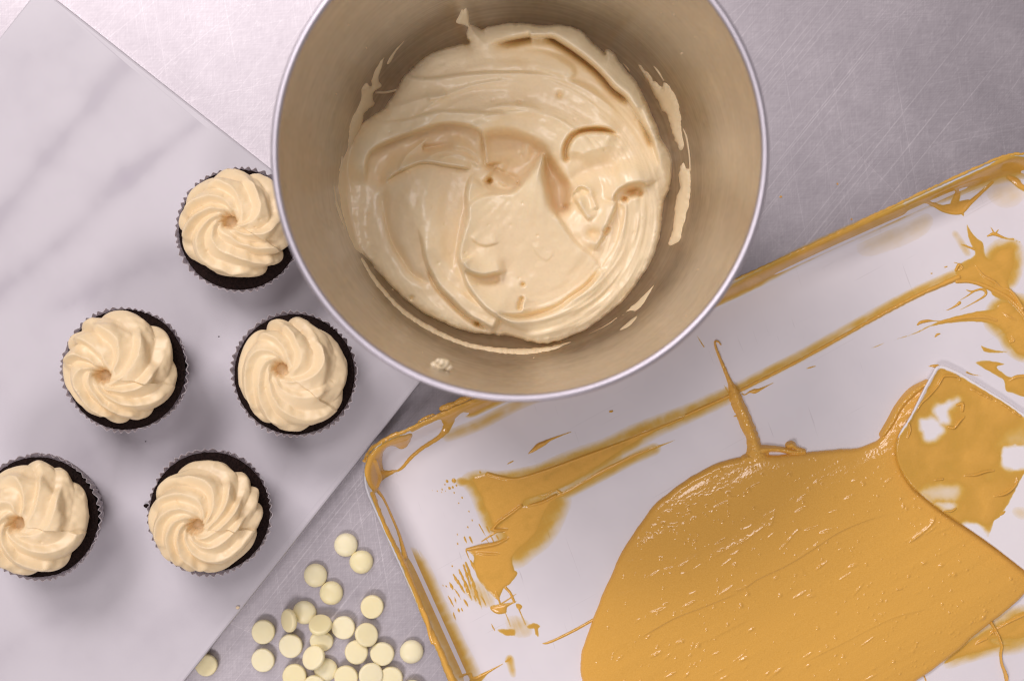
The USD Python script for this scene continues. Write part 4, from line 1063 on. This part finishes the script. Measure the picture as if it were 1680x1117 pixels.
# right of the pool
SF.poly(zo(*K9, [(1160, 760), (1300, 660), (1400, 615), (1500, 560), (1700, 470), (1760, 700), (1676, 725), (1600, 740), (1480, 735), (1380, 745), (1480, 772), (1720, 770), (1450, 812), (1300, 845), (1100, 900), (950, 960), (980, 900)]), 0.4, 5, 0.6)
SF.film(zo(*K9, [(950, 960), (1150, 760), (1380, 600), (1700, 460), (1700, 780), (1400, 830), (1100, 910)]), 0.15, 4, 0.3, -0.45)
SF.stroke(zo(*K9, [(1420, 640, 2), (1540, 570, 3), (1690, 500, 3)]), 2.6, 0.9)
SF.stroke(zo(*K9, [(1235, 775, 2), (1280, 745, 2.6), (1335, 725, 2)]), 2.4, 0.9)
SF.stroke(zo(*K9, [(1360, 690, 2), (1385, 665, 3), (1400, 680, 2)]), 2.4, 0.9)
SF.stroke(zo(*K9, [(1370, 575, 2.6), (1410, 640, 2.2), (1440, 700, 2.2), (1470, 790, 2.2), (1462, 860, 2), (1470, 950, 2.4), (1500, 1030, 3), (1515, 1085, 3.6), (1510, 1110, 2)]), 2.2, 1.3)
SF.stroke(zo(*K9, [(760, 1070, 1.2), (780, 1117, 1.2)]), 1.2, 0.6)

ff_ = fbm(np.stack([(SF.X * 0.9 - SF.Y * 0.44) / 46, (SF.X * 0.44 + SF.Y * 0.9) / 9, 0 * SF.X], -1), 3, 23)
fg_ = fbm(np.stack([SF.X / 16, SF.Y / 16, 0 * SF.X], -1), 3, 24)
vary = np.clip(0.05 + 0.85 * ff_ + 0.95 * fg_, 0.2, 1.6)                 # how thickly it was left from place to place
# carry the map on to the tray: floor, fillet, wall and rim
step = S0 * 0.97
ux = np.arange(-0.004, TL + 0.004, step); wx = np.arange(-0.004, TW + 0.004, step)
U, V = np.meshgrid(ux, wx)
GX = tc[0] + U * tu[0] + V * tv[0]; GY = tc[1] + U * tu[1] + V * tv[1]
GD = tray_d(GX, GY); GZ = tray_z(GD)
gpx, gpy = PX(GX, GY, GZ)
GT = SF.at(gpx, gpy)
GV = ndimage.map_coordinates(vary, [(gpy - SF.y0) / SF.step, (gpx - SF.x0) / SF.step], order=1, mode='nearest')
GT = np.where((GD < -0.0016) | (gpx > 1712) | (gpy > 1142) | (gpx < 578) | (gpy < 228), Field.NONE, GT)
gz2, gz1 = np.gradient(GZ, step)
nx = -(gz1 * tu[0] + gz2 * tv[0]); ny = -(gz1 * tu[1] + gz2 * tv[1]); nl_ = np.sqrt(nx ** 2 + ny ** 2 + 1)
T3 = (np.clip(GT, -0.25, None) + 0.9 * np.clip(GT - 0.45, 0, None)) / 1000
T3 = np.where(T3 > 0, T3 + 0.00003, T3)
GP = np.stack([GX + nx / nl_ * T3, GY + ny / nl_ * T3, GZ + T3 / nl_], -1)
cover = 1 - np.exp(-np.clip(GT, 0, None) * GV / 0.17)
cover = np.clip(cover * 1.05, 0, 1)
on = GT > 0.006
lab, nl = ndimage.label(ndimage.binary_dilation(on), structure=np.ones((3, 3)))
sizes = ndimage.sum(on, lab, np.arange(1, nl + 1))
small = np.zeros(on.shape, bool)
for k in np.argsort(-sizes):
    mk = (lab == k + 1) & on
    if sizes[k] < 90:
        small |= mk
        continue
    v, f, a = compact(GP.reshape(-1, 3), grid_faces(mk), cover.ravel())
    obj('caramel_smear', (v, f), FILM, tray, smooth=True, attrs={'cover': a})
v, f, a = compact(GP.reshape(-1, 3), grid_faces(small), cover.ravel())
obj('caramel_flecks', (v, f), FILM, tray, smooth=True, attrs={'cover': a}, kind='stuff')

# ------------------------------------------------------------------ the caramel pool
PF = Field(930, 550, 1760, 1200, 1.0)
pool = [(953.7, 1074), (958, 1057), (966, 1033), (974, 1013), (989.5, 972), (1003, 944), (1013, 919), (1032, 885), (1055, 853), (1072, 829), (1097, 808), (1120, 790), (1149, 773), (1180, 758), (1215, 750), (1250, 747), (1290, 745),
        (1337, 740), (1373, 737), (1408, 734), (1433, 725), (1445, 717), (1457, 698), (1470, 673), (1480, 657), (1503, 634), (1519, 625), (1528, 640), (1534, 690), (1556, 760), (1620, 820), (1700, 878), (1712, 930), (1690, 962), (1659, 994), (1629, 1017), (1600, 1040), (1573, 1065), (1548, 1085), (1523, 1103), (1502, 1117), (1460, 1150), (1300, 1185), (1100, 1180), (990, 1160), (956, 1117)]
sl, d = PF.sdf(pool, True, 500, 5)
d = np.pad(d, [(0, PF.X.shape[0] - d.shape[0]), (0, PF.X.shape[1] - d.shape[1])], mode='edge')
X, Y = PF.X, PF.Y
d = d + 1.0 * (fbm(np.stack([X / 22, Y / 22, 0 * X], -1), 2, 61) - 0.5) * 2
dd = np.maximum(d, 0)
Tp = np.where(d > 0, 2.6 * np.sqrt(np.clip(1 - (1 - np.clip(dd / 9, 0, 1)) ** 2, 0, 1)) + 3.4 * (1 - np.exp(-dd / 38)), np.maximum(d, -1) * 0.6)
inside = sstep(2, 16, d)
ca, sa = math.cos(-0.50), math.sin(-0.50)
ua = X * ca + Y * sa; va = -X * sa + Y * ca
Tp += inside * ((fbm(np.stack([ua / 150, va / 34, 0 * X], -1), 3, 71) - 0.5) * 1.1 + (fbm(np.stack([ua / 55, va / 7, 0 * X], -1), 2, 73) - 0.5) * 0.13)


def pcrease(pts, A, wr, wl, ta=0.2, tb=0.2):
    global Tp
    dd_, s, al, L = PF.near(spline(pts, 6), full)
    F = A * np.where(s > 0, np.exp(-np.abs(s) / wr), np.exp(-np.abs(s) / wl)) * taper(al, ta, tb)
    far = sstep(3, 12, np.abs(s))
    Tp = Tp + inside * (F * (1 - far) + ndimage.gaussian_filter(F, 6) * far)


pcrease([(1035, 1050), (1100, 1012), (1150, 992), (1190, 976), (1222, 964)], 0.9, 1.8, 26)
pcrease([(1178, 968), (1215, 962), (1240, 946), (1290, 922), (1335, 894), (1372, 870), (1420, 850), (1480, 834)], 1.0, 2.0, 26, 0.1, 0.3)
pcrease([(1150, 920), (1180, 904), (1220, 884), (1250, 862), (1262, 858), (1270, 830)], 0.9, 2.5, 14)
pcrease([(1133, 935), (1112, 938), (1120, 922), (1150, 905)], 0.5, 3, 8)
pcrease([(1484, 888), (1505, 874), (1525, 856), (1530, 840)], 0.9, 2.2, 8)
pcrease([(1120, 1062), (1170, 1040), (1230, 1010)], 0.4, 2.5, 10)
pcrease([(1300, 1090), (1380, 1050), (1460, 1010), (1540, 990)], 0.5, 2.5, 12)
pcrease([(1286, 890), (1300, 872), (1312, 864)], 0.6, 2, 5)
for k in range(85):                                       # short drag marks, all along the pour
    x, y = rng.uniform(1000, 1680), rng.uniform(770, 1117)
    if y < 900 and x < 1250 and rng.uniform() < 0.6:
        continue
    l = rng.uniform(6, 26); a = -0.50 + rng.normal(0, 0.18)
    sl_ = PF.box([(x, y)], 40)
    if X[sl_].size == 0:
        continue
    dd_, s, al, L = PF.near(np.array([(x, y), (x + l * math.cos(a), y + l * math.sin(a))]), sl_)
    Tp[sl_] += inside[sl_] * rng.uniform(0.2, 0.6) * np.exp(-(dd_ / rng.uniform(1.2, 2.6)) ** 2) * np.clip(1.2 - np.abs(al - 0.5) * 1.4, 0, 1)
Tp += inside * (fbm(np.stack([X / 2.4, Y / 2.4, 0 * X], -1), 2, 75) - 0.5) * 0.10 * (0.4 + 1.2 * fbm(np.stack([X / 40, Y / 40, 0 * X], -1), 2, 76))
g = np.zeros(X.shape)                                     # sugar grains standing proud of the surface
n = 3600
gx, gy = rng.uniform(940, 1745, n), rng.uniform(620, 1190, n)
dens = fbm(np.stack([gx / 60, gy / 60, 0 * gx], -1), 2, 81)
ok = rng.uniform(0, 1, n) < np.clip((dens - 0.28) * 2.0, 0.12, 1)
for x, y in zip(gx[ok], gy[ok]):
    i, j = int(y - PF.y0), int(x - PF.x0)
    r = rng.choice([0.8, 1.0, 1.3, 1.7, 2.3], p=[0.35, 0.28, 0.2, 0.12, 0.05]); hgt = rng.uniform(0.05, 0.46) * (0.4 + 0.7 * r)
    w_ = slice(max(i - 5, 0), i + 6), slice(max(j - 5, 0), j + 6)
    g[w_] = np.maximum(g[w_], hgt * np.exp(-((X[w_] - x) ** 2 + (Y[w_] - y) ** 2) / (2 * r * r)))
Tp += g * inside
PF.T = np.maximum(np.clip(Tp, -0.5, None), -0.5)
# the tail dripped across the tray, and small runs at its foot
base_T = PF.T.copy()
PF.T[:] = -0.5
PF.NONE = -0.5
PF.stroke(zo(*K5, [(240, 145, 0.6), (215, 115, 1.2), (185, 112, 1.6), (190, 160, 1.8), (220, 240, 2.2), (270, 360, 3.0), (320, 480, 4.0), (345, 540, 7), (370, 620, 10.5), (400, 690, 10.5), (440, 780, 11), (490, 900, 11), (530, 1000, 10.5), (545, 1080, 13), (560, 1150, 20)]), 8, 3.4, wob=0.12)
PF.stroke(zo(*K5, [(560, 1110, 9), (680, 1095, 6), (780, 1100, 5), (900, 1120, 5), (1000, 1120, 4)]), 6, 3.2)
PF.stroke(zo(*K5, [(860, 1060, 6), (890, 1060, 6.5), (930, 1090, 4), (1000, 1110, 3)]), 5, 3.6)
PF.stroke([(1252, 752, 6), (1225, 752, 8), (1215, 756, 4)], 6, 3.4)
PF.stroke([(1448, 712, 6), (1462, 690, 7), (1474, 668, 7), (1495, 644, 8), (1520, 628, 6)], 7, 4.6)
tail = PF.T.copy()
tail += np.where(tail > 0.6, (fbm(np.stack([X / 3.2, Y / 3.2, 0 * X], -1), 2, 91) - 0.5) * 0.8, 0)
k_ = 0.9
PT = np.maximum(base_T, tail) + np.where((base_T > -0.3) & (tail > -0.3), np.maximum(k_ - np.abs(base_T - tail), 0) ** 2 / (4 * k_), 0)
PT = ndimage.gaussian_filter(PT, 0.35)
Pp = W(X, Y, FZ)
Pp[..., 2] = FZ + 0.00004 + PT / 1000
on = PT > -0.05
v, f = compact(Pp.reshape(-1, 3), grid_faces(on)[:, ::-1] if False else grid_faces(on))
# image rows run downwards, so turn the faces up
n0 = np.cross(v[f[:, 1]] - v[f[:, 0]], v[f[:, 2]] - v[f[:, 0]])[:, 2].mean()
o = obj('caramel_pool', (v, f if n0 > 0 else f[:, ::-1]), CARAMEL, smooth=True)
tag(o.GetPrim(), 'thick glossy pool of golden caramel poured over the white tray', 'caramel')

# ------------------------------------------------------------------ spatula
SX, SY = 1600.0, 770.0
sdir = np.array([0.80, 0.60])                              # along the blade, to the lower right of the photo


def blade_z(px, py):
    """upper face of the blade: the near long edge stands higher than the tip corner"""
    return 0.0045 + 0.0000500 * ((py - 599) * 0.83 - (px - 1541) * 0.55).clip(-60, 330)


spat = thing('spatula', (*W(SX, SY, 0.0)[:2], 0.005), 'white silicone spatula coated in caramel, lying on the caramel pool', 'spatula')
blade = [(1541, 599), (1552, 599.5), (1577, 611), (1609, 631), (1645, 653), (1680, 677), (1760, 731), (1830, 780), (1850, 800), (1856, 822), (1850, 850), (1835, 905), (1815, 985), (1800, 1004), (1780, 1006), (1740, 978), (1680, 935), (1655, 915.5), (1620, 889), (1577, 859.5), (1534, 830),
         (1505, 806), (1491, 792), (1480, 775), (1472, 757), (1469, 738), (1471, 722), (1478, 705), (1488, 690), (1496, 676), (1504, 659), (1516, 635), (1529, 612), (1534, 603)]
BF = Field(1440, 575, 1880, 1030, 1.25)
_, bd = BF.sdf(blade, True, 500, 5)
bd = np.pad(bd, [(0, BF.X.shape[0] - bd.shape[0]), (0, BF.X.shape[1] - bd.shape[1])], mode='edge')
bx, by = BF.X, BF.Y
dtop, stop_, al_, _ = BF.near(spline([(1476, 712), (1496, 676), (1516, 636), (1536, 603), (1545, 600), (1577, 612), (1609, 632), (1645, 654), (1680, 678), (1840, 788)], 6), full)
ridge = np.exp(-(np.clip(dtop - 2.0, 0, None) / 4.0) ** 2) * taper(al_, 0.06, 0.0)
lip = np.clip(bd / 3.5, 0, 1)
round_edge = np.sqrt(np.clip(1 - (1 - lip) ** 2, 0, 1))
top = blade_z(bx, by) + ridge * 0.0016 - 0.0018 * (1 - round_edge) - 0.0008 * np.exp(-((bx - 1590) ** 2 + (by - 740) ** 2) / 90 ** 2)
bot = blade_z(bx, by) - 0.0034 + 0.0010 * (1 - round_edge)
onb = bd > 0.0
# snap boundary vertices: pull the cells' outer corners on to the outline
gyb, gxb = np.gradient(bd, BF.step)
gl = np.hypot(gxb, gyb) + 1e-9
shift = np.where(bd < 0, -bd, 0)
bxs, bys = bx + gxb / gl * shift, by + gyb / gl * shift
nearb = bd > -1.9


def plane(zz):
    p = W(bxs, bys, zz)
    return p


f0 = grid_faces(bd > 0.6)
n_pts = bx.size
Vt_, Vb_ = plane(top).reshape(-1, 3), plane(bot).reshape(-1, 3)
# boundary edges for the side wall
e = np.sort(np.vstack([f0[:, [0, 1]], f0[:, [1, 2]], f0[:, [2, 0]]]), axis=1)
eo = np.vstack([f0[:, [0, 1]], f0[:, [1, 2]], f0[:, [2, 0]]])
key = e[:, 0].astype(np.int64) * n_pts + e[:, 1]
_, first, cnt = np.unique(key, return_index=True, return_counts=True)
be = eo[first[cnt == 1]]
side = np.vstack([np.stack([be[:, 0], be[:, 0] + n_pts, be[:, 1] + n_pts], 1), np.stack([be[:, 0], be[:, 1] + n_pts, be[:, 1]], 1)])
v, f = compact(np.vstack([Vt_, Vb_]), np.vstack([f0, f0[:, ::-1] + n_pts, side]))
m = trimesh.Trimesh(v, f, process=False)
if m.volume < 0:
    m.invert()
obj('blade', m, SPATULA, spat, smooth=50)
# handle, running off to the lower right
hs = [W(1815, 890, 0.0165), W(1900, 945, 0.019), W(2100, 1085, 0.022), W(2350, 1260, 0.022)]
hp = spline(hs, 8)
rings = []
for k, p in enumerate(hp):
    tdir = hp[min(k + 1, len(hp) - 1)] - hp[max(k - 1, 0)]; tdir /= np.linalg.norm(tdir)
    sd = np.cross(tdir, [0, 0, 1]); sd /= np.linalg.norm(sd); up = np.cross(sd, tdir)
    w = 0.009 - 0.002 * min(k / 10, 1)
    a = np.arange(20) / 20 * 2 * np.pi
    rings.append(p + np.cos(a)[:, None] * sd * w + np.sin(a)[:, None] * up * 0.0045)
v, f = loft(rings, True, True)
m = trimesh.Trimesh(v, f, process=False); m.fix_normals()
obj('handle', m, SPATULA, spat, smooth=40)
# caramel on the blade
QF = Field(1440, 575, 1740, 1000, 1.0)
K11 = (1380, 760)
QF.poly([(1540, 606), (1553, 606), (1580, 619), (1610, 637), (1648, 660), (1690, 690), (1730, 716), (1730, 740), (1700, 765), (1684, 774), (1672, 792), (1662, 812), (1650, 834), (1640, 848), (1631, 856), (1626, 872), (1619, 884), (1602, 876), (1574, 861), (1548, 845), (1514, 818), (1500, 808), (1487, 793), (1475, 775), (1467, 757), (1464, 738), (1470, 722), (1486, 700), (1499, 678), (1512, 655), (1524, 632)], 0.6, 5, 1.2)
hole = np.zeros(QF.T.shape)


def wipe(pts, soft, amt=1.0):
    global hole
    sl, d = QF.sdf(pts, True, 40)
    d = d + 6.0 + 5.0 * (fbm(np.stack([QF.X[sl] / 9, QF.Y[sl] / 9, 0 * QF.X[sl]], -1), 2, 19) - 0.5)
    h_ = 1 / (1 + np.exp(-np.clip(d / (soft * 1.3), -30, 30)))
    hole[sl] = np.maximum(hole[sl], h_ * amt)


wipe(zo(*K8, [(860, 520), (900, 470), (1000, 430), (1060, 410), (1075, 440), (1020, 490), (990, 540), (1000, 620), (960, 655), (900, 640), (880, 590)]), 2.4, 1.0)
wipe(zo(*K8, [(720, 630), (760, 600), (850, 590), (930, 660), (940, 720), (880, 790), (800, 815), (740, 770)]), 2.4, 1.0)
wipe(zo(*K8, [(1490, 890), (1530, 860), (1700, 860), (1740, 1000), (1640, 1055), (1540, 1050), (1480, 1010)]), 1.6, 1.0)
wipe(zo(*K8, [(1420, 830), (1500, 700), (1700, 600), (1740, 860), (1520, 860)]), 5, 0.80)
wipe(zo(*K11, [(720, 265), (840, 195), (960, 195), (1060, 200), (1090, 260), (1030, 345), (880, 345), (840, 350)]), 3.0, 0.93)
wipe(zo(*K11, [(870, 365), (960, 360), (1040, 370), (1040, 415), (980, 435)]), 2.0, 0.97)
wipe(zo(*K11, [(1130, 570), (1220, 560), (1290, 600), (1340, 700), (1300, 690)]), 1.6, 1.0)
wipe(zo(*K11, [(1050, 50), (1250, 60), (1200, 100), (1000, 90)]), 6, 0.5)
QF.T = np.where(QF.T > 0, QF.T * (0.12 + 0.95 * fbm(np.stack([QF.X / 30, QF.Y / 30, 0 * QF.X], -1), 3, 17)) * (1 - hole) - 0.004 * hole, QF.T)
QF.stroke(zo(*K8, [(690, 530, 1.2), (740, 450, 1.6), (800, 390, 2), (880, 300, 2), (915, 240, 2.2), (950, 205, 2), (1060, 210, 2), (1090, 240, 1.6)]), 2, 0.95)
QF.stroke(zo(*K8, [(1185, 320, 1.5), (1260, 360, 2), (1360, 410, 2), (1450, 450, 2), (1560, 520, 2), (1640, 570, 2)]), 2, 0.9, wob=0.4)
QF.stroke(zo(*K8, [(1060, 470, 2), (1110, 460, 3), (1110, 520, 3)]), 2.4, 0.9)
QF.stroke(zo(*K8, [(980, 670, 2), (1030, 680, 2.6), (1080, 620, 3), (1125, 580, 2)]), 2.4, 0.9)
QF.stroke(zo(*K11, [(1130, 110, 1.6), (1220, 105, 2.2), (1320, 75, 2), (1400, 65, 1.4)]), 2, 0.9)
QF.stroke(zo(*K11, [(1400, 300, 1.6), (1490, 280, 2.4), (1560, 235, 2.4), (1605, 180, 2), (1610, 130, 1.4)]), 2, 0.95)
QF.stroke(zo(*K11, [(860, 150, 1.4), (930, 142, 1.6)]), 1.6, 0.8); QF.stroke(zo(*K11, [(950, 437, 1.2), (1010, 435, 1.6), (1050, 410, 1.4)]), 1.6, 0.7)
QF.stroke(zo(*K8, [(610, 770, 1.6), (630, 700, 2.2), (620, 640, 1.6)]), 2, 0.9)
QF.stroke(zo(*K11, [(1455, 470, 2), (1480, 455, 2.6), (1500, 440, 1.4)]), 2, 0.3)
QF.film(zo(*K11, [(1600, 440), (1670, 450), (1660, 480)]), 0.04, 3, width=4)
# lapping over the far edge of the blade
qx, qy = QF.X, QF.Y
sz = ndimage.map_coordinates(top, [(qy - BF.y0) / BF.step, (qx - BF.x0) / BF.step], order=1, mode='nearest')
ins_ = ndimage.map_coordinates(bd, [(qy - BF.y0) / BF.step, (qx - BF.x0) / BF.step], order=1, mode='nearest')
low = (qy - 700) * 0.8 - (qx - 1475) * 0.6 > 2
QT = np.where(ins_ > np.where(low, -0.7, 1.2), QF.T, Field.NONE)
Qp = W(qx, qy, sz)
Qp[..., 2] = sz + np.where(QT > 0, QT + 0.04 + 1.5 * ndimage.gaussian_filter(np.clip(QT - 0.4, 0, None), 0.9), QT) / 1000
cover = np.clip((1 - np.exp(-np.clip(QT, 0, None) / 0.17)) * 1.05, 0, 1)
v, f, a = compact(Qp.reshape(-1, 3), grid_faces(QT > 0.006), cover.ravel())
n0 = np.cross(v[f[:, 1]] - v[f[:, 0]], v[f[:, 2]] - v[f[:, 0]])[:, 2].mean()
obj('caramel_coating', (v, f if n0 > 0 else f[:, ::-1]), FILM, spat, smooth=True, attrs={'cover': a})

# caramel that ran over the outside of the rim
for run in ([(728, 670, 2.0), (738, 668, 2.6), (748, 664, 2.2), (760, 658, 2.6), (772, 652, 2.0), (784, 646, 1.4)], [(690, 693, 1.4), (700, 688, 2.0), (710, 683, 1.4)], [(603, 752, 1.2), (598, 756, 1.0)]):
    parts = []
    for (x, y, r) in spline(run, 7):
        b = trimesh.creation.icosphere(3, r * 0.001)
        b.vertices *= [1.25, 1.0, 0.8]
        b.vertices += (fbm((b.vertices + [x, y, 0]) / 0.0022, 2, 5)[:, None] - 0.5) * 0.0007
        b.apply_translation(W(x, y, 0.0195)); parts.append(b)
    b = trimesh.util.concatenate(parts)
    obj('caramel_drip', b, CARAMEL, tray, smooth=True)


def crumb(name, px, py, z, r, m, label, cat, flat=0.6, group=None):
    b = trimesh.creation.icosphere(2, r)
    b.vertices *= [1, 0.8, flat]
    b.vertices += (fbm((b.vertices + px) / (r * 0.8), 2, 3)[:, None] - 0.5) * r * 0.8
    b.vertices[:, 2] -= b.vertices[:, 2].min()
    b.apply_translation(W(px, py, z) + [0, 0, 0.00002])
    o = obj(name, b, m, smooth=40)
    tag(o.GetPrim(), label, cat, group)


crumb('cake_crumb', 241, 829, MZ, 0.0016, CAKE, 'dark crumb at the left foot of the cupcake nearest the chocolate buttons', 'crumb')
crumb('cake_crumb', 359, 552, MZ, 0.0004, CAKE, 'tiny dark crumb alone on the marble between three cupcakes', 'crumb')
crumb('cake_crumb', 239, 724, MZ, 0.00035, CAKE, 'tiny dark crumb on the marble below the middle row cupcake', 'crumb')
crumb('caramel_fleck', 390, 996, MZ, 0.0011, FROST, 'beige fleck stuck on the lower right edge of the marble board', 'fleck', 0.4)
crumb('caramel_fleck', 1281, 323, 0, 0.0008, CARAMEL, 'flat caramel fleck on the steel right of the bowl, nearest the bowl', 'fleck', 0.12)
crumb('caramel_fleck', 1374, 302, 0, 0.0006, CARAMEL, 'flat caramel fleck on the steel, farther from the bowl, upper of two', 'fleck', 0.12)
crumb('caramel_fleck', 1397, 360, 0, 0.0006, CARAMEL, 'small caramel fleck on the steel just above the tray rim', 'fleck', 0.12)
